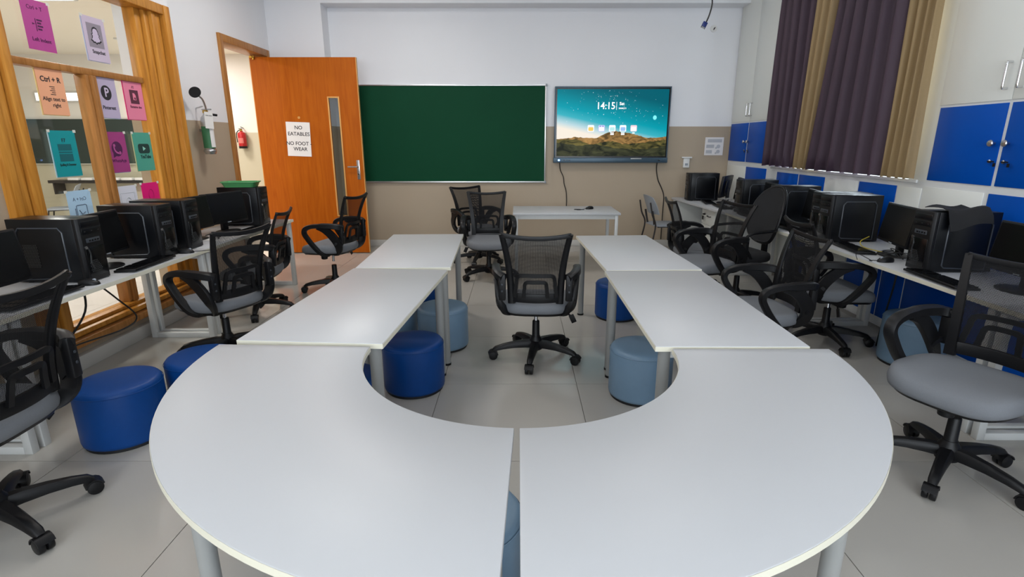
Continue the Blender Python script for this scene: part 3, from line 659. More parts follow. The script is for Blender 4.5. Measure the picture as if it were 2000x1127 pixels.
# ================================================================== TABLES
ZT_ = .70
def leg_round(parent, x, y, z1, r=.025):
    lg = MB().cyl((x, y, .012), (x, y, z1), r, n=20).build('leg', 'leg_grey', parent)
    MB().cyl((x, y, 0), (x, y, .014), r + .003, n=20).build('foot', 'black_plastic', lg)
def conf_table(label, cx, cy, rz):
    t = thing('conference_table', label, 'table', (cx, cy, 0), rz, 'straight tables of the U')
    w, l = .305, .645
    tp = bx('tabletop', -w, w, -l, l, ZT_ - .024, ZT_, 'laminate', t, bevel=.0025)
    for a in ((-w - .0012, -w, -l, l), (w, w + .0012, -l, l), (-w, w, -l - .0012, -l), (-w, w, l, l + .0012)): bx('edge_band', a[0], a[1], a[2], a[3], ZT_ - .022, ZT_ - .0025, 'edge_band', tp, smooth=0)
    for s in (-1, 1):
        bx('apron', s*(w - .05) - .0125, s*(w - .05) + .0125, -l + .07, l - .07, ZT_ - .065, ZT_ - .024, 'white_steel', t, bevel=.002)
        bx('apron', -w + .07, w - .07, s*(l - .05) - .0125, s*(l - .05) + .0125, ZT_ - .065, ZT_ - .024, 'white_steel', t, bevel=.002)
        for q in (-1, 1): leg_round(t, s*(w - .05), q*(l - .05), ZT_ - .024)
    return t
conf_table('white straight table at the far left end of the U', -.765, 4.008, 2.0)
conf_table('white straight table in the left arm of the U, joining the left curved table', -.80, 2.675, -4.3)
conf_table('white straight table at the far right end of the U', .835, 3.945, 2.6)
conf_table('white straight table in the right arm of the U, joining the right curved table', .85, 2.625, 0)
def quarter(label, side, loc, rz):
    t = thing('curved_table', label, 'table', loc, rz, 'curved end tables of the U')   # local origin = circle centre, side +1 = right
    ri, ro = .60, 1.212; n = 40
    a0, a1 = (270, 360) if side > 0 else (180, 270)
    out = [(ro*math.cos(R(a0 + (a1-a0)*i/n)), ro*math.sin(R(a0 + (a1-a0)*i/n))) for i in range(n + 1)]
    inn = [(ri*math.cos(R(a0 + (a1-a0)*i/n)), ri*math.sin(R(a0 + (a1-a0)*i/n))) for i in range(n, -1, -1)]
    poly = out + inn; m_ = len(poly)
    b = MB(); b.v = [(x, y, ZT_ - .024) for x, y in poly] + [(x, y, ZT_) for x, y in poly]
    k = n + 1
    for i in range(n):
        j0, j1 = i, i + 1; p0, p1 = m_ - 1 - i, m_ - 2 - i
        b.f += [(j0, p0, p1, j1), (m_ + j0, m_ + j1, m_ + p1, m_ + p0)]
    for i in range(m_): b.f.append((i, (i + 1) % m_, m_ + (i + 1) % m_, m_ + i))
    tp = b.build('tabletop', 'laminate', t, bevel=.0025, smooth=30)
    eb = MB()
    for r_, sg in ((ro, 1), (ri, -1)):
        rA = r_ + sg*.0004; rB = r_ + sg*.0014; ps = [(R(a0 + (a1-a0)*i/n)) for i in range(n + 1)]
        vs = [(q*math.cos(a), q*math.sin(a), z) for a in ps for q, z in ((rA, ZT_-.022), (rB, ZT_-.022), (rB, ZT_-.003), (rA, ZT_-.003))]
        fs = [(4*i + e, 4*i + (e+1) % 4, 4*i + 4 + (e+1) % 4, 4*i + 4 + e) for i in range(n) for e in range(4)]
        eb.add(vs, fs)
    eb.build('edge_band', 'edge_band', tp, smooth=30)
    for rr_, aa in ((.66, a0 + 5), (.66, a1 - 5), (1.14, a0 + 4), (1.14, a1 - 4), (1.14, (a0 + a1) / 2)):
        leg_round(t, rr_*math.cos(R(aa)), rr_*math.sin(R(aa)), ZT_ - .024)
    ap = MB()
    for r_ in (.66, 1.14):
        ps = [(r_*math.cos(R(a0 + 6 + (a1-a0-12)*i/20)), r_*math.sin(R(a0 + 6 + (a1-a0-12)*i/20)), ZT_ - .044) for i in range(21)]
        MB().sweep(ps, [(-.0125, -.02), (.0125, -.02), (.0125, .02), (-.0125, .02)]).build('apron', 'white_steel', t)
    return t
quarter('white curved corner table at the near right of the U', 1, (.004, 1.955, 0), 0)
# left one is turned slightly so that the joint opens towards the viewer
th = R(-2.4); px_, py_ = -.004, 1.345; dx_, dy_ = -.004 - px_, 1.955 - py_
quarter('white curved corner table at the near left of the U, gap opening beside it', -1, (px_ + dx_*math.cos(th) - dy_*math.sin(th) - .008, py_ + dx_*math.sin(th) + dy_*math.cos(th), 0), -2.4)

# teacher's white table
tt = thing('side_table', 'narrow white table standing under the display', 'table', (.555, 6.44, 0))
bx('tabletop', -.615, .615, -.35, .35, ZT_ - .025, ZT_, 'laminate', tt, bevel=.0025)
for s in (-1, 1):
    bx('apron', -.56, .56, s*.30 - .012, s*.30 + .012, ZT_ - .075, ZT_ - .025, 'white_steel', tt, bevel=.002)
    bx('apron', s*.575 - .012, s*.575 + .012, -.28, .28, ZT_ - .075, ZT_ - .025, 'white_steel', tt, bevel=.002)
    for q in (-1, 1): bx('leg', s*.575 - .018, s*.575 + .018, q*.30 - .018, q*.30 + .018, 0, ZT_ - .025, 'white_steel', tt, bevel=.003)

# ---- computer mice, keyboards, monitors, towers
def mouse(label, loc, rz, cable=None):
    t = thing('computer_mouse', label, 'computer mouse', loc, rz)
    b = MB(); n = 20; vs = []
    lay = [(1.0, 0.0), (1.03, .008), (.98, .018), (.85, .027), (.6, .033), (.25, .0355)]
    for s_, z in lay:
        for i in range(n):
            a = 2*math.pi*i/n; x = .031*s_*math.copysign(abs(math.cos(a))**.8, math.cos(a)); y = .052*s_*math.copysign(abs(math.sin(a))**.8, math.sin(a))
            vs.append((x, y - (z*.15), z*(1.0 - .25*(y/.052) if y > 0 else 1)))
    k = len(lay); fs = [(j*n+i, j*n+(i+1) % n, (j+1)*n+(i+1) % n, (j+1)*n+i) for j in range(k-1) for i in range(n)] + [tuple(range(n-1, -1, -1)), tuple(range((k-1)*n, k*n))]
    MB().add(vs, fs).build('body', 'black_plastic', t, smooth=60)
    MB().cyl((-.004, .028, .026), (.004, .028, .026), .009, n=14).build('scroll_wheel', 'grey_plastic', t)
    if cable: MB().tube(smooth_path(cable, 5), .0025, 6).build('cord', 'cable', t)
    return t
def keyboard(label, loc, rz):
    t = thing('keyboard', label, 'keyboard', loc, rz)        # local: user side is -y
    m3 = Matrix.Rotation(R(4), 4, 'X')
    MB().box(-.22, .22, -.068, .068, 0, .014, Matrix.Translation((0, 0, .005)) @ m3).build('base', 'black_plastic', t, bevel=.004)
    k = MB(); MM = Matrix.Translation((0, 0, .019)) @ m3
    for r_ in range(6):
        for c in range(22):
            x = -.208 + c*.0189
            if c in (14, 18): continue
            if r_ == 0 and 3 < c < 9:
                if c == 4: k.box(x, x + .09, -.06, -.045, 0, .006, MM)
                continue
            k.box(x, x + .0165, -.06 + r_*.0205, -.0435 + r_*.0205, 0, .006, MM)
    o = k.build('keys', 'black_gloss', t, smooth=0); o['kind'] = 'stuff'
    return t
mon0 = None
def monitor(label, x, y, z, rz, group, tilt=8):
    global mon0
    if mon0 is None:
        t = thing('monitor', label, 'monitor', (x, y, z), rz, group)    # screen faces local +y
        sm = Matrix.Translation((0, 0, .21)) @ Matrix.Rotation(R(tilt), 4, 'X')
        b = MB(); b.box(-.22, .22, -.022, .012, -.13, .14, sm); pn = b.build('housing', 'black_plastic', t, bevel=.005)
        MB().box(-.208, .208, .0118, .0135, -.112, .128, sm).build('screen', 'screen_black', pn, smooth=0)
        MB().box(-.02, .02, .012, .0142, -.126, -.12, sm).build('badge', 'grey_plastic', pn, smooth=0)
        MB().box(-.12, .12, -.045, -.02, -.08, .09, sm).build('rear_cover', 'black_plastic', t, bevel=.01)
        MB().box(-.03, .03, -.055, -.02, .01, .20).build('neck', 'black_plastic', t, bevel=.005)
        MB().lathe([(.10, 0), (.10, .008), (.09, .013), (.03, .018)], n=28, sx=1.15, sy=.9).build('foot', 'black_plastic', t)
        mon0 = t; return t
    t = copy_tree(mon0); t.location = (x, y, z); t.rotation_euler = (0, 0, R(rz)); t['label'] = label; t['group'] = group; return t
tow0 = None
def tower(label, x, y, z, rz, group):
    global tow0
    if tow0 is None:
        t = thing('computer_tower', label, 'computer', (x, y, z), rz, group)    # front faces local +y
        w, d, h = .088, .20, .365
        bx('case', -w, w, -d, d - .03, .006, h, 'case_black', t, bevel=.003)
        f = MB(); pts = [(-w, d - .03), (w, d - .03), (w, d - .012), (w - .012, d), (-w + .012, d), (-w, d - .012)]
        f.prism(pts, .006, h); fp = f.build('front_panel', 'black_plastic', t, bevel=.002)
        for z0 in (.315, .275): bx('drive_bay', -.07, .07, d - .001, d + .003, z0, z0 + .032, 'case_black', fp, bevel=.002)
        for k in range(3): bx('bay_mark', -.055 + k*.05, -.045 + k*.05, d + .003, d + .004, .288, .292, 'grill', fp, smooth=0)
        bx('port_strip', -.05, .05, d, d + .003, .225, .25, 'case_trim', fp, bevel=.001)
        for k in range(4): bx('port', -.04 + k*.02, -.028 + k*.02, d + .003, d + .004, .232, .240, 'black_gloss', fp, smooth=0)
        MB().cyl((.06, d, .20), (.06, d + .004, .20), .009, n=16).build('power_button', 'chrome', fp)
        # perforated lower grille
        bx('grille_panel', -.068, .068, d - .001, d + .002, .03, .20, 'black_gloss', fp, bevel=.002)
        g = MB(); rr = random.Random(5)
        for i in range(8):
            for j in range(7):
                xx = -.03 + i*.011 + (j % 2)*.005; zz = .06 + j*.010
                if (xx - .05)**2/.0064 + (zz - .05)**2/.008 < 1: g.box(xx - .0035, xx + .0035, d + .002, d + .003, zz - .0035, zz + .0035)
        o = g.build('grille_holes', 'grill', fp, smooth=0); o['kind'] = 'stuff'
        MB().sweep(smooth_path([(.03, d + .002, .07), (.045, d + .003, .11), (.04, d + .003, .16), (.05, d + .002, .195)], 5), [(-.002, -.004), (.002, -.004), (.002, .004), (-.002, .004)]).build('trim_strip', 'grill', fp)
        for s in (-1, 1):
            # pressed frame line on each side panel
            ps = [(s*(w + .0015), -.155, .02), (s*(w + .0015), -.155, .29), (s*(w + .0015), -.135, .315), (s*(w + .0015), .085, .315), (s*(w + .0015), .105, .29), (s*(w + .0015), .105, .045), (s*(w + .0015), .09, .03), (s*(w + .0015), -.155, .02)]
            sp = MB().tube(ps[:-1], .0046, 6, closed=True).build('pressed_rim', 'case_trim', t)
        vp = bx('vent_panel', w - .001, w + .001, -.135, -.05, .09, .225, 'case_black', t, smooth=0)
        vv = MB()
        for i in range(9):
            for j in range(15):
                yy = -.130 + i*.009 + (j % 2)*.004; zz = .095 + j*.0088
                vv.box(w + .001, w + .0018, yy - .0022, yy + .0022, zz - .0022, zz + .0022)
        o = vv.build('vent_holes', 'grill', vp, smooth=0); o['kind'] = 'stuff'
        for s in (-1, 1):
            for q in (-.15, .14): bx('foot', s*.06 - .012, s*.06 + .012, q - .012, q + .012, 0, .007, 'black_plastic', t)
        tow0 = t; return t
    t = copy_tree(tow0); t.location = (x, y, z); t.rotation_euler = (0, 0, R(rz)); t['label'] = label; t['group'] = group; return t

# ================================================================== LEFT DESKS
ZD = .70
def loop_frame(parent, y, xf, xb, z1, s=.02):
    """rectangular steel loop: front post, back post, floor bar, top bar"""
    b = MB(); b.box(xf - s, xf + s, y - s, y + s, 0, z1).box(xb - s, xb + s, y - s, y + s, 0, z1); x0, x1 = min(xf, xb) + s, max(xf, xb) - s
    b.box(x0, x1, y - s, y + s, 0, 2*s).box(x0, x1, y - s, y + s, z1 - 2*s, z1)
    return b.build('loop_leg', 'white_steel', parent, bevel=.002)
def desk(label, x0, x1, y0, y1, z, front, group):
    t = thing('computer_desk', label, 'desk', ((x0 + x1)/2, (y0 + y1)/2, 0), 0, group); ox, oy, _ = t.location
    tp = bx('desktop', x0 - ox, x1 - ox, y0 - oy + .001, y1 - oy - .001, z - .028, z, 'laminate', t, bevel=.0025)
    xf = (x1 if front > 0 else x0) - ox
    bx('edge_band', min(xf, xf + front*.0012), max(xf, xf + front*.0012), y0 - oy, y1 - oy, z - .026, z - .003, 'edge_band', tp, smooth=0)
    a = xf - front*.04; c = (x0 if front > 0 else x1) - ox + front*.06
    loop_frame(t, y0 - oy + .035, a, c, z - .028); loop_frame(t, y1 - oy - .035, a, c, z - .028)
    bx('stretcher', c - .012, c + .012, y0 - oy + .06, y1 - oy - .06, z - .075, z - .028, 'white_steel', t)
    return t
LG = 'desks along the left window'
desk('white computer desk nearest the camera on the left, behind the chair', -2.91, -2.36, .75, 2.37, ZD, 1, LG)
desk('white computer desk in the middle of the left row, keyboard at its edge', -2.91, -2.36, 2.37, 4.0, ZD, 1, LG)
desk('white computer desk at the far end of the left row, near the door', -2.91, -2.36, 4.0, 5.60, ZD, 1, LG)
TG, MG = 'computer towers on the desks', 'monitors on the desks'
tower('black computer tower on the left row nearest the camera, perforated side panel visible', -2.655, 3.05, ZD, -90, TG)
tower('black computer tower second from the camera on the left row', -2.655, 3.72, ZD, -90, TG)
tower('black computer tower third from the camera on the left row', -2.655, 4.035, ZD, -90, TG)
tray_tower = tower('black computer tower under the green tray at the far end of the left row', -2.655, 5.215, ZD, -90, TG)
monitor('black monitor cut by the left edge of the photo', -2.60, 2.53, ZD, -90, MG)
monitor('black monitor between the first and second towers of the left row', -2.66, 3.37, ZD, -85, MG)
monitor('black monitor just beyond the third tower of the left row', -2.67, 4.375, ZD, -96, MG)
monitor('black monitor beside the tower with the green tray', -2.62, 4.80, ZD, -108, MG)
keyboard('black keyboard on the middle left desk, beside a mouse', (-2.44, 3.43, ZD), -90 + 180 - 90 - 90 + 3)
keyboard('black keyboard partly behind the near left chair back', (-2.45, 2.62, ZD), -90)
keyboard('black keyboard in front of the far left monitor, by the papers', (-2.43, 4.83, ZD), -92)
mouse('black mouse in front of the nearest left tower', (-2.43, 2.93, ZD), -80)
mouse('black mouse beside the keyboard on the middle left desk', (-2.42, 3.83, ZD), -80, [(0, .05, .01), (-.03, .09, .006), (-.06, .14, .004), (-.02, .2, .004)])
pp = tag(MB().box(-.10, .10, -.15, .15, 0, .003).build('paper_sheet', 'paper', smooth=0, loc=(-2.47, 4.46, ZD + .0005), rot=(0, 0, R(-12))), 'white paper sheet under tangled cables on the left desk', 'paper')
cb = MB(); rr = random.Random(3)
pts = [(-2.50 + rr.uniform(-.09, .07), 4.42 + rr.uniform(-.12, .10), ZD + .012 + rr.uniform(0, .04)) for _ in range(16)]
tag(cb.tube(smooth_path(pts, 5), .0032, 6).build('cable_tangle', 'cable'), 'black tangled cables on the paper beside the left row towers', 'cable')
tray = thing('tray', 'green plastic tray on top of the farthest left tower', 'tray', (-2.66, 5.215, ZD + .366), 8)
tb = MB(); n = 4
def ring(w_, h_, z): return [(x, y, z) for x, y in rrect(w_, h_, .03, n)]
v = ring(.26, .17, 0) + ring(.30, .21, .05) + ring(.316, .226, .05) + ring(.316, .226, .044) + ring(.304, .214, .044) + ring(.264, .174, -.0)
k = 4*(n + 1); v = ring(.26, .17, .004) + ring(.292, .202, .05) + ring(.316, .226, .05) + ring(.316, .226, .044) + ring(.298, .208, .042) + ring(.264, .174, 0)
fs = [(j*k + i, j*k + (i+1) % k, (j+1)*k + (i+1) % k, (j+1)*k + i) for j in range(5) for i in range(k)] + [tuple(range(k)), tuple(range(5*k, 6*k))]
tb.add(v, fs); tb.build('tub', 'tray_green', tray, smooth=40)
for s in (-1, 1): MB().box(s*.158 - .012, s*.158 + .012, -.04, .04, .043, .052).build('grip', 'tray_green', tray, bevel=.003)
tag(MB().tube(smooth_path([(-2.62, 3.10, .67), (-2.60, 3.06, .5), (-2.72, 3.0, .30), (-2.80, 2.95, .18), (-2.86, 2.88, .05), (-2.88, 2.8, .01)], 6), .006).build('power_cable', 'cable'), 'black cable dropping from the left desk to the window base', 'cable')
tag(MB().tube(smooth_path([(-2.58, 3.14, .67), (-2.54, 3.25, .52), (-2.50, 3.33, .38), (-2.56, 3.28, .31), (-2.70, 3.08, .28), (-2.80, 2.98, .24)], 6), .005).build('power_cable', 'cable'), 'black looped cable hanging under the left desk', 'cable')

# posters on the left window
def poster(label, y, z, col, name='window_poster', roll=0, back=None, w_=.105, h_=.1485):
    m_ = mat('poster_%s' % col[0], s2l(*col[1]), .55, noise=.02, nscale=6)
    bm_ = MB(); nx = 6; vs = []
    for sd in (0, 1):
        for j in range(nx + 1):
            v_ = -1 + 2*j/nx
            for i in range(3):
                u_ = -1 + i; bow = .010*(v_*v_)*0 + .004*math.sin(v_*2.6 + y*9)*(.4 + .6*abs(u_))
                vs.append((u_*w_, v_*h_, bow*0 - sd*.0006))
    n1 = 3*(nx + 1); fs = []
    for j in range(nx):
        for i in range(2):
            a = j*3 + i; fs += [(a, a+1, a+4, a+3), (n1+a, n1+a+3, n1+a+4, n1+a+1)]
    rim = [0, 1, 2] + [j*3 + 2 for j in range(1, nx + 1)] + [nx*3 + 1, nx*3] + [j*3 for j in range(nx - 1, 0, -1)]
    for q in range(len(rim)): a, c = rim[q], rim[(q+1) % len(rim)]; fs.append((a, n1+a, n1+c, c))
    bm_.add(vs, fs)
    o = bm_.build(name, m_, smooth=0, loc=(-3.035, y, z)); o.rotation_euler = (Matrix.Rotation(R(90), 3, 'Z') @ Matrix.Rotation(R(90), 3, 'X') @ Matrix.Rotation(R(roll), 3, 'Z')).to_euler()
    tag(o, label, 'poster', 'sheets taped to the left window')
    for s in (-1, 1): MB().box(s*w_ - .012, s*w_ + .012, h_ - .012, h_ + .006, .0001, .0009).build('tape', mat('tape', s2l(225, 225, 215), .3), o, smooth=0)
    if back:
        MB().box(-w_ - .008, w_ - .006, -h_ - .004, h_ - .01, -.004, -.003).build('backing_sheet', mat('back_%s' % col[0], s2l(*back), .6), o, smooth=0)
    return o
def flat(name, pts, m_, parent, dz=.0006): return MB().prism(pts, dz, dz + .0004).build(name, m_, parent, smooth=0)
def disc(cx, cy, rx, ry=None, n=24): ry = ry or rx; return [(cx + rx*math.cos(2*math.pi*i/n), cy + ry*math.sin(2*math.pi*i/n)) for i in range(n)]
mat('ink_mag', s2l(78, 22, 74), .7); mat('ink_teal', s2l(8, 98, 104), .7); mat('ink_grey', s2l(150, 140, 152), .7); mat('ink_lilac', s2l(205, 190, 214), .7); mat('ink_pink', s2l(236, 130, 160), .7); mat('ink_green', s2l(22, 58, 54), .7); mat('ink_maroon', s2l(92, 40, 60), .7)
PZ = (2.19, 1.80, 1.405, 1.01); PY = (3.70, 4.18, 4.475)
p = poster('magenta sheet with a left indent icon on the upper window pane', PY[0], PZ[0], ('mag', (184, 66, 146)))
text('lettering', 'Ctrl + T', .034, 'ink_mag', p, (-.005, .10, .0008)); text('lettering', 'Left Indent', .032, 'ink_mag', p, (.005, -.085, .0008), bold=.0004)
flat('icon', [(-.018, -.035), (-.013, -.035), (-.013, .04), (-.018, .04)], 'ink_mag', p)
for k in range(4): flat('icon', [(-.006, .028 - k*.018), (.034 - (k % 2)*.01, .028 - k*.018), (.034 - (k % 2)*.01, .038 - k*.018), (-.006, .038 - k*.018)], 'ink_mag', p)
flat('icon', [(-.042, .0), (-.022, .006), (-.042, .012)], 'ink_mag', p)
p = poster('lilac sheet with a grey square and white ghost-shaped icon at the top right', PY[1], PZ[0], ('lilac', (206, 190, 210)), back=(200, 205, 228))
flat('icon_square', [(-.072, -.055), (.068, -.055), (.068, .105), (-.072, .105)], 'ink_grey', p)
gh = [(0, .078), (.018, .072), (.027, .055), (.027, .036), (.037, .032), (.030, .022), (.036, .004), (.046, -.006), (.032, -.013), (.028, -.020), (.012, -.019), (0, -.028)]
gh = gh + [(-x, y) for x, y in gh[-2:0:-1]]
flat('icon', [(x*1.12, (y - .025)*1.12 + .025) for x, y in gh], 'ink', p, .0011); flat('icon', [(x*.9, (y - .025)*.9 + .025) for x, y in gh], 'ink_lilac', p, .0016)
text('lettering', 'Snapchat', .034, 'ink', p, (.005, -.085, .0008), bold=.0006)
p = poster('peach sheet with right aligned text lines below the transom', PY[0], PZ[1], ('peach', (246, 176, 136)), back=(252, 222, 150))
text('lettering', 'Ctrl + R', .046, 'ink', p, (0, .07, .0008), bold=.001); text('lettering', 'Align text to', .034, 'ink', p, (0, -.05, .0008), bold=.0004); text('lettering', 'right', .034, 'ink', p, (.012, -.088, .0008), bold=.0004)
for k in range(5): flat('icon', [(-.018 + (k % 2)*.012, .025 - k*.012), (.022, .025 - k*.012), (.022, .029 - k*.012), (-.018 + (k % 2)*.012, .029 - k*.012)], 'ink', p)
p = poster('pale violet sheet with a dark round letter P icon', PY[1], PZ[1], ('violet', (192, 178, 206)), back=(196, 216, 236))
flat('icon', disc(-.002, .03, .052), 'ink', p); text('icon_letter', 'P', .088, 'ink_lilac', p, (.002, .03, .0014), bold=.002); text('lettering', 'Pinterest', .036, 'ink', p, (.004, -.075, .0008), bold=.0006)
p = poster('pink sheet with a dark square icon at the right jamb', PY[2], PZ[1], ('pink', (238, 134, 164)), back=(240, 60, 130))
text('lettering', 'F2', .026, 'ink_maroon', p, (0, .095, .0008)); flat('icon', [(-.048, -.028), (.05, -.028), (.05, .075), (-.048, .075)], 'ink_maroon', p)
flat('icon', [(-.016, .0), (.018, .0), (.018, .035), (.004, .052), (-.016, .052)], 'ink_pink', p, .0011); flat('icon', disc(.004, .012, .009, n=12), 'ink_maroon', p, .0016); text('lettering', 'Rename doc', .026, 'ink_maroon', p, (.002, -.052, .0008), bold=.0005)
p = poster('teal sheet with a faint window icon beside the mullion', PY[0], PZ[2], ('teal', (0, 152, 158)), back=(190, 224, 232))
text('lettering', 'F7', .034, 'ink', p, (.0, .085, .0008), bold=.0005)
for k, (a, c) in enumerate(((.062, .02), (.014, .004), (-.002, -.05))): flat('icon', [(-.055, c), (.055, c), (.055, a), (-.055, a)], 'ink_teal', p)
text('lettering', 'Spelling & Grammar', .022, 'ink_green', p, (0, -.072, .0008), bold=.0006, sx=.75)
p = poster('purple sheet with a round telephone handset icon', PY[1], PZ[2], ('purple', (166, 62, 128)), back=(196, 214, 232))
flat('icon', disc(0, .025, .055) , 'ink_mag', p); flat('icon', [(-.05, -.04), (-.015, -.025), (-.045, .005)], 'ink_mag', p, .0007)
MB().sweep(smooth_path([(-.03, .045, .0016), (-.028, .02, .0016), (-.01, 0, .0016), (.02, -.008, .0016)], 5), [(-.006, -.0003), (.006, -.0003), (.006, .0003), (-.006, .0003)]).build('icon', mat('ink_pur', s2l(190, 90, 156), .6), p, smooth=0)
for q in ((-.026, .05), (.024, -.004)): flat('icon', disc(q[0], q[1], .012, n=14), 'ink_pur', p, .0015)
text('lettering', 'WhatsApp', .034, 'ink_mag', p, (.004, -.062, .0008), bold=.0003)
p = poster('sea green sheet with a dark play button icon', PY[2], PZ[2], ('sea', (78, 164, 144)), back=(212, 214, 160))
flat('icon', [(x + .006, y + .024) for x, y in rrect(.135, .075, .022, 4)], 'ink_green', p); flat('icon', [(-.008, .007), (.026, .024), (-.008, .042)], mat('ink_sea', s2l(150, 214, 196), .6), p, .0012); text('lettering', 'YouTube', .04, 'ink_green', p, (.012, -.04, .0008), bold=.0014, sx=.8)
p = poster('pale blue sheet with a ticked box icon above the near towers', 3.73, PZ[3], ('sky', (182, 214, 238)))
text('lettering', 'Ctrl + A', .034, mat('ink_slate', s2l(90, 104, 126), .7), p, (.0, .09, .0008)).scale = (-1, 1, 1)
for w1, off in ((.05, 0), ):
    fr_ = [(x + .004, y - .005) for x, y in rrect(.09, .11, .01, 3)]
    MB().tube([(x, y, .001) for x, y in fr_], .0022, 6, closed=True).tube([(-.052, .03, .001), (-.052, -.06, .001)], .0022, 6).tube([(-.02, .015, .001), (.0, -.015, .001), (.03, .0, .001)], .0026, 6).build('icon', 'ink_slate', p)
p = poster('white sheet with a thin grey outline low on the window', 4.20, PZ[3] - .005, ('snow', (226, 226, 236)))
MB().tube([(x, y, .001) for x, y in rrect(.15, .19, .002, 1)], .0012, 5, closed=True).tube([(x, y, .001) for x, y in disc(0, .03, .028)], .002, 5, closed=True).build('icon', 'pale_ink', p)
p = poster('hot pink sheet at the bottom right of the window', 4.47, PZ[3], ('hot', (232, 18, 122)))
MB().tube([(x, y, .001) for x, y in disc(0, .05, .03, .045)], .002, 5, closed=True).build('icon', mat('ink_hot', s2l(176, 10, 92), .7), p)

# ================================================================== RIGHT DESKS
ZR = .715
RG = 'desks along the right cabinets'
desk('white computer desk at the right foreground, behind the near right chair', 2.335, 2.955, .75, 2.50, ZR, -1, RG)
desk('white computer desk in the middle of the right row', 2.335, 2.955, 2.50, 4.27, ZR, -1, RG)
desk('white computer desk on the right row under the window', 2.335, 2.955, 4.27, 6.03, ZR, -1, RG)
ed = thing('pedestal_desk', 'white desk with a locked drawer pedestal in the far right corner', 'desk', (2.57, 7.05, 0))
tp = MB().prism([(-.235, -1.018), (.385, -1.018), (.385, .735), (-.36, .735), (-.36, .62)], ZR - .028, ZR).build('desktop', 'laminate', ed, bevel=.0025)
bx('side_panel', -.33, .36, .70, .72, 0, ZR - .028, 'cab_white', ed)
bx('side_panel', -.20, .36, -1.0, -.98, 0, ZR - .028, 'cab_white', ed)
pe = bx('pedestal', -.13, .36, -.46, .02, .0, ZR - .03, 'cab_white', ed, bevel=.002)
for k in range(3): 
    d = bx('drawer', -.142, -.13, -.455, .015, .03 + k*.215, .235 + k*.215, 'cab_white', pe, bevel=.002)
    if k == 2: 
        MB().cyl((-.142, -.10, .58), (-.155, -.10, .58), .012).box(-.175, -.155, -.102, -.098, .572, .588).box(-.172, -.165, -.12, -.08, .51, .56).build('lock_with_keys', 'black_plastic', d)
    MB().tube(smooth_path([(-.142, -.32, .14 + k*.215), (-.165, -.32, .14 + k*.215), (-.165, -.22, .14 + k*.215), (-.142, -.22, .14 + k*.215)], 3), .005).build('handle', 'black_plastic', d)
XT = 2.655
tower('black computer tower in the far right corner, side to the room', 2.49, 7.36, ZR, 90, TG)
tower('black computer tower under the blue door left of the curtains', XT, 6.04, ZR, 90, TG)
tower('black computer tower below the first plum curtain, behind a round-backed chair', XT, 5.19, ZR, 90, TG)
tower('black computer tower with its twin close behind it, mid right row', XT - .01, 4.28, ZR, 90, TG)
tower('black computer tower hidden behind the mid right tower, only its top showing', XT + .03, 4.475, ZR, 90, TG)
cloth_tower = tower('black computer tower with a black cloth on top, right foreground', XT + .005, 3.24, ZR, 90, TG)
monitor('black monitor overlapping the far right corner tower', 2.68, 7.02, ZR, 55, MG)
monitor('black monitor facing the room, second from the back wall on the right', 2.66, 6.50, ZR, 78, MG)
monitor('black monitor on the right row between two towers left of the round chair back', 2.66, 5.66, ZR, 88, MG)
monitor('black monitor behind the chair backs, left of the twin towers', 2.66, 4.83, ZR, 80, MG)
monitor('black monitor with tangled cables below, left of the cloth-topped tower', 2.62, 3.67, ZR, 78, MG)
monitor('black monitor cut by the right edge of the photo', 2.66, 2.74, ZR, 86, MG)
keyboard('black keyboard below the farthest right monitor', (2.47, 7.0, ZR), 80)
keyboard('black keyboard on the pedestal desk edge at the far right', (2.47, 6.52, ZR), 86)
keyboard('black keyboard in front of the monitor under the curtains', (2.47, 5.66, ZR), 92)
keyboard('black keyboard behind the mesh chair backs on the right row', (2.47, 4.83, ZR), 88)
keyboard('black keyboard before the right foreground monitor, next to a mouse', (2.47, 3.90, ZR), 84)
keyboard('black keyboard at the base of the cloth-topped tower', (2.405, 2.96, ZR), 86)
mouse('black mouse on the right desk left of the cloth-topped tower', (2.43, 3.46, ZR), 95, [(0, .05, .01), (.03, .09, .006), (-.04, .13, .02), (.05, .17, .05), (0, .2, .02)])
mouse('black mouse on the white table under the display', (.86, 6.48, ZT_), 120, [(0, .05, .01), (.02, .1, .006), (-.04, .16, .004), (-.02, .2, .004)])
pen = thing('pen', 'slim dark pen on the white table beside the mouse', 'pen', (.72, 6.40, ZT_ + .006), 85)
MB().cyl((0, -.07, 0), (0, .05, 0), .0055, n=10).build('barrel', 'cable', pen); MB().cyl((0, .05, 0), (0, .066, 0), .0055, .001, n=10).build('tip', 'steel', pen); MB().box(-.0015, .0015, -.068, -.025, .005, .008).build('clip', 'steel', pen)
cl = MB(); nx, ny = 10, 8; vs = []
for sd in (0, 1):
    for j in range(ny + 1):
        for i in range(nx + 1):
            u, v_ = i/nx, j/ny; x = 2.50 + .26*u + .02*v_; y = 3.30 - .26*v_ + .05*u
            z = ZR + .378 + .010*math.sin(6*u + 4*v_) + .012*math.sin(9*v_ + 2)*u
            if y < 3.145: z -= (3.145 - y)*1.05; y = 3.145 - .014 - (3.145 - y)*.35
            vs.append((x, y, z + sd*.004))
n1 = (nx+1)*(ny+1); fs = []
for j in range(ny):
    for i in range(nx): a = j*(nx+1)+i; fs += [(a, a+nx+1, a+nx+2, a+1), (n1+a, n1+a+1, n1+a+nx+2, n1+a+nx+1)]
rim = list(range(nx+1)) + [j*(nx+1)+nx for j in range(1, ny+1)] + [ny*(nx+1)+i for i in range(nx-1, -1, -1)] + [j*(nx+1) for j in range(ny-1, 0, -1)]
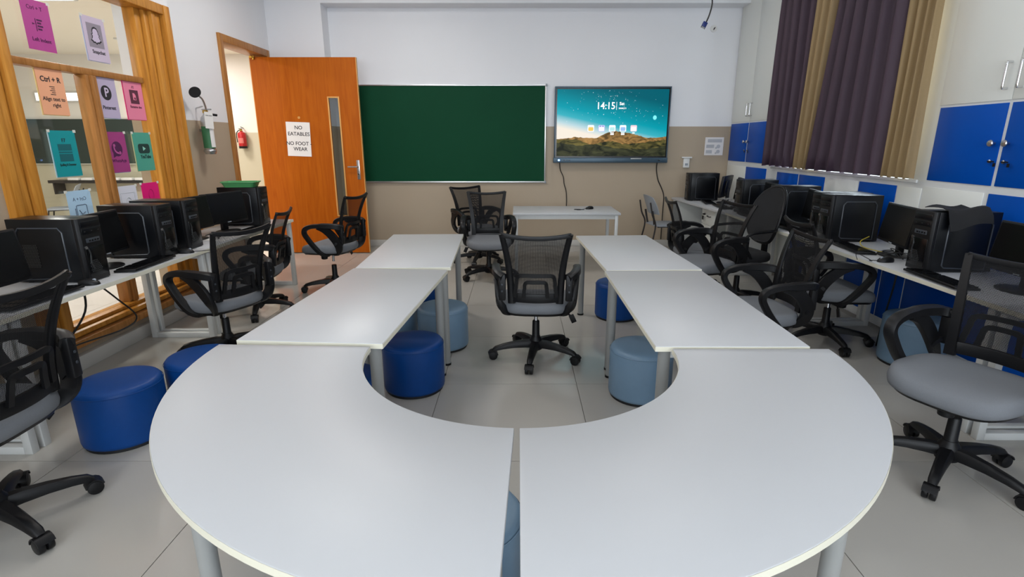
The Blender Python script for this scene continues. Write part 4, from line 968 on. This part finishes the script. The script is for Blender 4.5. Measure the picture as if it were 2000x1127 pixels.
for q in range(len(rim)): a, c = rim[q], rim[(q+1) % len(rim)]; fs.append((a, n1+a, n1+c, c))
tag(cl.add(vs, fs).build('dust_cloth', 'cloth_black', smooth=70), 'crumpled black cloth on the right foreground tower', 'cloth')
cb = MB(); rr = random.Random(8)
pts = [(2.55 + rr.uniform(-.06, .05), 3.56 + rr.uniform(-.12, .12), ZR + .01 + rr.uniform(0, .06)) for _ in range(14)]
tag(cb.tube(smooth_path(pts, 5), .003, 6).build('cable_tangle', 'cable'), 'black tangled cables under the right foreground monitor', 'cable')
mat('yellow_cable', s2l(170, 150, 40), .5)
tag(MB().tube(smooth_path([(2.60, 3.92, ZR + .09), (2.53, 3.90, ZR + .06), (2.52, 3.86, ZR + .03), (2.54, 3.78, ZR + .02), (2.6, 3.7, ZR + .01)], 5), .0035, 6).build('network_cable', 'yellow_cable'), 'thin yellow cable below the right foreground monitor', 'cable')
cb = MB(); pts = [(2.60 + rr.uniform(-.06, .05), 6.76 + rr.uniform(-.12, .12), ZR + .01 + rr.uniform(0, .10)) for _ in range(12)]
tag(cb.tube(smooth_path(pts, 5), .004, 6).build('cable_tangle', mat('pale_cable', s2l(170, 170, 168), .5)), 'pale tangled cables between the two farthest right monitors', 'cable')
for lab, x, y, a in (('white paper on the far right corner desk', 2.52, 6.74, 15), ('white paper on the right desk behind the middle chairs', 2.50, 5.36, -10), ('white paper on the right desk left of the twin towers', 2.44, 4.55, 8)):
    tag(MB().box(-.09, .09, -.13, .13, 0, .003).build('paper_sheet', 'paper', smooth=0, loc=(x, y, ZR + .0005), rot=(0, 0, R(a))), lab, 'paper', 'loose papers on the right desks')
tag(MB().tube(smooth_path([(2.62, 3.60, ZR - .03), (2.60, 3.57, .55), (2.62, 3.62, .38), (2.63, 3.66, .2), (2.66, 3.72, .02)], 6), .006).build('power_cable', 'cable'), 'black cable dropping behind the right light blue pouf', 'cable')

# ================================================================== POUFS
def pouf(label, x, y, m_, r=.186, h=.32):
    t = thing('pouf', label, 'pouf', (x, y, 0), random.uniform(0, 90), 'round poufs around the tables')
    MB().lathe([(r - .012, 0), (r - .012, .018)], n=40).build('plinth', 'pouf_base', t)
    MB().lathe([(r - .014, .014), (r - .003, .02), (r, .035), (r, h - .035), (r - .004, h - .018), (r - .012, h - .007), (r - .026, h - .001), (r - .06, h + .002), (r*.4, h + .005), (.004, h + .006)], n=48).build('cushion', m_, t, smooth=60)
    MB().lathe([(r + .0005, h - .030), (r + .0025, h - .027), (r + .0005, h - .024)], n=48, cap=False).build('seam', m_, t, smooth=60)
    return t
pouf('blue pouf beside the near left chair', -2.04, 2.50, 'pouf_blue', .195)
pouf('blue pouf half hidden behind the left curved table', -1.80, 2.83, 'pouf_blue')
pouf('blue pouf in front under the inner edge of the left arm of the U', -.645, 3.07, 'pouf_blue')
pouf('light blue-grey pouf under the inner edge of the left arm of the U', -.56, 3.78, 'pouf_grey')
pouf('light blue-grey pouf deep under the left arm, behind the other pale one', -.96, 3.88, 'pouf_grey')
pouf('blue pouf under the far left table', -.80, 4.45, 'pouf_blue')
pouf('blue pouf seen through the notch by the left curved table', -.90, 2.55, 'pouf_blue')
pouf('light blue-grey pouf under the inner edge of the right arm of the U', .735, 2.97, 'pouf_grey')
pouf('blue pouf under the far right table', .86, 4.48, 'pouf_blue')
pouf('blue-grey pouf glimpsed behind the leg of the right curved table', 1.06, 2.55, 'pouf_grey')
pouf('light blue-grey pouf under the right desk beside the near right chair', 2.72, 3.46, 'pouf_grey', .195, .34)
pouf('blue-grey pouf seen in the gap between the curved tables', -.17, 1.50, 'pouf_grey')
pouf('blue-grey pouf lowest in the gap between the curved tables', -.17, 1.06, 'pouf_grey')

# ================================================================== CHAIRS
def make_chair():
    t = thing('task_chair', 'black mesh task chair', 'chair', (0, 0, 0), 0, 'black mesh task chairs')
    lift = bpy.data.objects.new('unused', None); bpy.data.objects.remove(lift)
    # --- star base
    hub = MB().lathe([(.030, .055), (.046, .065), (.050, .10), (.044, .135), (.034, .15), (.031, .16)], n=24).build('hub', 'black_plastic', t)
    arm = MB(); path = [(0, .02, .105), (0, .08, .108), (0, .16, .103), (0, .235, .092), (0, .285, .080), (0, .305, .066)]
    sec = [(-.5, -.5), (.5, -.5), (.5, .2), (.3, .5), (-.3, .5), (-.5, .2)]
    sc_ = [(.060, .050), (.056, .048), (.048, .040), (.042, .033), (.038, .028), (.030, .020)]
    arm.sweep(path, sec, scales=sc_); a0 = arm.build('base_arm', 'black_plastic', t, smooth=50)
    cs = MB(); cs.cyl((0, .300, .03), (0, .300, .075), .0065, n=10)
    cw = MB()
    cas = cs.build('caster', 'black_plastic', t)
    hood = MB().cyl((-.026, .305, .03), (-.004, .305, .03), .030, n=20).cyl((.004, .305, .03), (.026, .305, .03), .030, n=20).build('wheel', 'black_plastic', cas, bevel=.004)
    hd = MB(); prof = []
    for i in range(7):
        a = R(20 + 25*i); prof.append((.305 + .033*math.cos(a), .03 + .036*math.sin(a)))
    hd.sweep([(0, y, z) for y, z in prof], [(-.028, -.003), (.028, -.003), (.028, .003), (-.028, .003)], ups=(1, 0, 0) and [(0, math.cos(R(20 + 25*i)), math.sin(R(20 + 25*i))) for i in range(7)]).build('hood', 'black_plastic', cas, smooth=50)
    for k in range(5):
        ang = R(72*k + 8)
        if k == 0: a0.rotation_euler = (0, 0, ang); cas.rotation_euler = (0, 0, ang)
        else:
            for src in (a0, cas):
                c = src.copy(); COL.objects.link(c); c.parent = t; c.rotation_euler = (0, 0, ang)
                for g in src.children:
                    d = g.copy(); COL.objects.link(d); d.parent = c
    return t
# the upper part is built separately so that seats can be higher or lower than each other
def make_upper(t):
    MB().lathe([(.033, .145), (.033, .15), (.027, .16), (.025, .27), (.021, .275)], n=20).build('column_sleeve', 'black_plastic', t)
    MB().cyl((0, 0, .26), (0, 0, .375), .0135, n=16).build('gas_piston', 'chrome', t)
    mech = MB().box(-.09, .09, -.12, .10, .362, .385).box(-.045, .045, -.06, .07, .335, .365).build('seat_mechanism', 'black_plastic', t, bevel=.006)
    MB().lathe([(.022, .275), (.031, .28), (.033, .30), (.030, .34), (.02, .345)], c=(0, .10), n=20).build('tension_knob', 'black_plastic', t)
    lv = MB().tube(smooth_path([(.05, -.02, .352), (.14, -.03, .35), (.20, -.045, .345), (.235, -.06, .335)], 4), .006).build('height_lever', 'black_plastic', t)
    MB().box(-.018, .018, -.004, .004, -.06, 0, Matrix.Translation((.24, -.062, .338)) @ Matrix.Rotation(R(-25), 4, 'Y')).build('lever_paddle', 'black_plastic', lv, bevel=.003)
    # --- seat cushion
    n = 48; vs = []
    lay = [(.80, .378), (.94, .382), (.985, .392), (1.0, .412), (.992, .430), (.965, .443), (.90, .452), (.75, .456), (.5, .453), (.25, .450), (.02, .449)]
    for s_, z in lay:
        for i in range(n):
            a = 2*math.pi*i/n; ca, sa = math.cos(a), math.sin(a); e = .58
            x = .250*s_*math.copysign(abs(ca)**e, ca); y = .238*s_*math.copysign(abs(sa)**e, sa)
            f = max(0, (y - .08)/.16); dz = -.030*f*f + .010*abs(x/.25)**2*(1 if z > .44 else 0) - (.010 if False else 0)
            x *= 1.0 - .06*max(0, -y/.24)
            vs.append((x, y + .015, z + dz))
    k = len(lay); fs = [(j*n+i, j*n+(i+1) % n, (j+1)*n+(i+1) % n, (j+1)*n+i) for j in range(k-1) for i in range(n)] + [tuple(range(n-1, -1, -1)), tuple(range((k-1)*n, k*n))]
    MB().add(vs, fs).build('seat', 'seat_fabric', t, smooth=70)
    sv = []
    for z, s_ in ((.366, .90), (.380, .93)):
        for i in range(n):
            a = 2*math.pi*i/n; ca, sa = math.cos(a), math.sin(a); x = .25*s_*math.copysign(abs(ca)**.58, ca); y = .238*s_*math.copysign(abs(sa)**.58, sa); f = max(0, (y - .08)/.16); sv.append((x, y + .015, z - .03*f*f))
    MB().add(sv, [(i, (i+1) % n, n+(i+1) % n, n+i) for i in range(n)] + [tuple(range(n-1, -1, -1)), tuple(range(n, 2*n))]).build('seat_pan', 'black_plastic', t, smooth=60)
    # --- back
    def bp(u, v):
        wd = .168 + .058*v - .012*math.sin(v*math.pi)
        return Vector((u*wd, -.222 - .015*v - .10*abs(v)**2.2 + .030*u*u - .022*(1 - abs(2*v - .7))*(1 - u*u)*.8, .485 + .43*v + .022*u*u*v))
    nu, nv = 14, 16
    me = bpy.data.meshes.new('mesh_back'); V = [bp(-.92 + 1.84*i/nu, .03 + .95*j/nv) for j in range(nv+1) for i in range(nu+1)]
    F = [(j*(nu+1)+i, j*(nu+1)+i+1, (j+1)*(nu+1)+i+1, (j+1)*(nu+1)+i) for j in range(nv) for i in range(nu)]
    me.from_pydata([tuple(q) for q in V], [], F); uvl = me.uv_layers.new(name='UVMap')
    for lp in me.loops:
        q = V[lp.vertex_index]; uvl.data[lp.index].uv = (q.x, q.z)
    me.shade_smooth(); me.materials.append(M('chair_mesh')); mo = bpy.data.objects.new('back_mesh', me); COL.objects.link(mo); mo.parent = t
    R_ = lambda a, c: [(-a, -c), (a, -c), (a, c), (-a, c)]
    fb = MB()
    for s in (-1, 1):
        pth = [bp(s*.94, -.06 + 1.06*i/14) for i in range(15)]
        q = MB().sweep(pth, [(-.020, -.009), (.020, -.009), (.022, .003), (.014, .011), (-.014, .011), (-.022, .003)], ups=(0, -1, .0), scales=[(1.15 - .35*i/14, 1.2 - .4*i/14) for i in range(15)]); q.build('back_post', 'black_plastic', t, smooth=50)
    MB().sweep([bp(-.97 + 1.94*i/14, .985) for i in range(15)], [(-.014, -.008), (.014, -.008), (.014, .008), (-.014, .008)], ups=(0, -1, 0)).build('top_rail', 'black_plastic', t, bevel=.003)
    MB().sweep([bp(-.94 + 1.88*i/14, .03) for i in range(15)], [(-.030, -.008), (.030, -.008), (.030, .008), (-.030, .008)], ups=(0, -1, 0)).build('bottom_rail', 'black_plastic', t, bevel=.003)
    for hw, top in ((.72, .40), (.42, .30)):
        pts = [bp(-hw*1.12, .05), bp(-hw, top*.6), bp(-hw*.92, top*.9), bp(-hw*.7, top), bp(0, top*1.02), bp(hw*.7, top), bp(hw*.92, top*.9), bp(hw, top*.6), bp(hw*1.12, .05)]
        pts = [p_ + Vector((0, -.016, 0)) for p_ in smooth_path(pts, 4)]
        MB().sweep(pts, R_(.012, .006), ups=(0, -1, 0)).build('lumbar_hoop', 'black_plastic', t, smooth=50)
    MB().sweep([bp(-.9 + 1.8*i/10, .36 + .04*math.sin(math.pi*i/10)) + Vector((0, -.010, 0)) for i in range(11)], R_(.012, .004), ups=(0, -1, 0)).build('lumbar_bar', 'black_plastic', t, smooth=50) if False else None
    # --- arms
    for s in (-1, 1):
        loop = smooth_path([(s*.205, -.250, .640), (s*.245, -.205, .655), (s*.270, -.10, .660), (s*.278, .02, .655), (s*.280, .095, .630), (s*.278, .115, .585), (s*.272, .085, .525), (s*.264, .035, .455), (s*.250, -.015, .398), (s*.215, -.045, .372), (s*.15, -.05, .370)], 4)
        k = len(loop); ups = [(s, 0, 0.05)]*k
        scl = []
        for i in range(k):
            f = i/(k - 1); scl.append((1.25 if f < .25 else (1.0 if f < .45 else .95), 1.0))
        MB().sweep(loop, [(-.015, -.025), (.015, -.025), (.021, -.013), (.021, .013), (.015, .025), (-.015, .025), (-.021, .013), (-.021, -.013)], ups=ups, scales=scl).build('armrest', 'black_plastic', t, smooth=50)
        br = smooth_path([(s*.268, -.02, .650), (s*.266, -.09, .628), (s*.258, -.155, .575), (s*.244, -.20, .505), (s*.220, -.205, .435), (s*.185, -.165, .388), (s*.12, -.09, .368)], 4)
        kk = len(br)
        MB().sweep(br, [(-.032, -.013), (.032, -.013), (.036, 0), (.032, .013), (-.032, .013), (-.036, 0)], ups=[(s, 0, 0)]*kk, scales=[(.7 + .5*math.sin(math.pi*min(1, i/(kk-1)*1.15)), 1) for i in range(kk)]).build('arm_bracket', 'black_plastic', t, smooth=50)
        MB().box(s*.215 - .022, s*.215 + .022, -.262, -.222, .49, .665).build('back_bracket', 'black_plastic', t, bevel=.008)
        MB().sweep([(s*.222, -.235, .52), (s*.236, -.20, .50), (s*.242, -.18, .48)], [(-.02, -.01), (.02, -.01), (.02, .01), (-.02, .01)], ups=(0, 0, 1)).build('bracket_lug', 'black_plastic', t)
        for z in (.60, .555): MB().cyl((s*.215, -.258, z), (s*.215, -.265, z), .006, n=10).build('screw', 'case_trim', t)
proto = make_chair(); make_upper(proto)
LOWER = {'hub', 'base_arm', 'caster'}
first = [True]
def chair(label, x, y, rz, lift=0.0, base=0):
    t = proto if first[0] else copy_tree(proto); first[0] = False
    t.location = (x, y, 0); t.rotation_euler = (0, 0, R(rz)); t['label'] = label
    for c in t.children:
        nm = c.name.split('.')[0]
        if nm in LOWER:
            if nm != 'hub' : c.rotation_euler.z += R(base)
        elif nm not in ('column_sleeve',): c.location.z += lift
    return t
proto_children_done = True
CH = [
 ('black mesh chair seen from behind in the middle of the U', .125, 3.56, -3, 0, 21),
 ('black mesh chair in the left foreground, cut by the frame edge', -2.055, 1.80, 92, .06, -19),
 ('black mesh chair at the middle left desk, back towards the tables', -2.09, 3.62, 65, 0, 10),
 ('black mesh chair pushed under the far left desk', -2.33, 4.60, 97, -.022, 0),
 ('black mesh chair in profile in front of the open door', -1.88, 5.33, 78, .05, 0),
 ('rear one of the two chairs together behind the U, by the blackboard', -.50, 6.68, 216, 0, 0),
 ('front one of the two chairs together behind the U, facing the tables', -.33, 5.88, 186, 0, -15),
 ('black mesh chair on the right facing the far desks, back towards the U', 1.81, 5.30, -92, 0, 0),
 ('black mesh chair facing the far right table, beside the round-backed chair', 1.62, 4.57, 107, .04, 0),
 ('black mesh chair facing the right arm of the U beside the straight table', 1.60, 3.43, 93, -.035, 12),
 ('black mesh chair turned to the right desk, armrest under the desktop', 2.34, 3.86, -92, 0, 25),
 ('black mesh chair in the right foreground with a wide grey seat', 1.99, 2.19, 117, .03, -13),
]
for a in CH: chair(*a)

# the odd one: round-backed chair
def round_chair():
    t = thing('round_back_chair', 'black chair with a tall rounded padded back and thin arms on the right side', 'chair', (2.05, 4.86, 0), 104)
    for k in range(5):
        for src in [c for c in proto.children if c.name.split('.')[0] in ('base_arm', 'caster')][:2]: pass
    srcs = {}
    for c in proto.children: srcs.setdefault(c.name.split('.')[0], []).append(c)
    for key in ('hub', 'base_arm', 'caster', 'column_sleeve', 'gas_piston', 'seat_mechanism', 'tension_knob'):
        for s_ in srcs[key]:
            c = s_.copy(); COL.objects.link(c); c.parent = t
            for g in s_.children: d = g.copy(); COL.objects.link(d); d.parent = c
    c = srcs['seat'][0].copy(); c.data = c.data.copy(); c.data.materials[0] = mat('black_fabric', s2l(30, 30, 32), .9, noise=.1, nscale=200); COL.objects.link(c); c.parent = t
    b = MB(); n = 40; vs = []
    for yy, s_ in ((.012, .90), (.018, .97), (.006, 1.0), (-.006, 1.0), (-.016, .95), (-.018, .85)):
        for i in range(n):
            a = 2*math.pi*i/n; ca, sa = math.cos(a), math.sin(a); z = .77 + .25*s_*math.copysign(abs(sa)**.75, sa); x = .20*s_*math.copysign(abs(ca)**.8, ca)*(1 - .12*max(0, sa))
            v_ = (z - .52)/.5; vs.append((x, -.225 - .12*v_ + .06*(x/.2)**2 + yy, z))
    fs = [(j*n+i, j*n+(i+1) % n, (j+1)*n+(i+1) % n, (j+1)*n+i) for j in range(5) for i in range(n)] + [tuple(range(n-1, -1, -1)), tuple(range(5*n, 6*n))]
    b.add(vs, fs).build('backrest', 'black_fabric', t, smooth=60)
    rim = [( .203*math.copysign(abs(math.cos(2*math.pi*i/n))**.8, math.cos(2*math.pi*i/n))*(1 - .12*max(0, math.sin(2*math.pi*i/n))), 0, .77 + .253*math.copysign(abs(math.sin(2*math.pi*i/n))**.75, math.sin(2*math.pi*i/n))) for i in range(n)]
    rim = [(x, -.225 - .12*(z - .52)/.5 + .06*(x/.2)**2, z) for x, _, z in rim]
    MB().tube(rim, .012, 8, closed=True).build('back_rim', 'black_plastic', t)
    MB().box(-.03, .03, -.275, -.245, .36, .62).build('back_bar', 'black_plastic', t, bevel=.006)
    for s in (-1, 1):
        MB().tube(smooth_path([(s*.20, -.20, .66), (s*.255, -.10, .665), (s*.265, .08, .655), (s*.262, .15, .61), (s*.255, .13, .53), (s*.24, .06, .43), (s*.18, .0, .375)], 5), .013, 8).build('armrest', 'black_plastic', t)
    return t
rc = round_chair()
for c in rc.children:
    if c.name.split('.')[0] not in LOWER and c.name.split('.')[0] != 'column_sleeve': c.location.z += .06
bpy.context.view_layer.update()
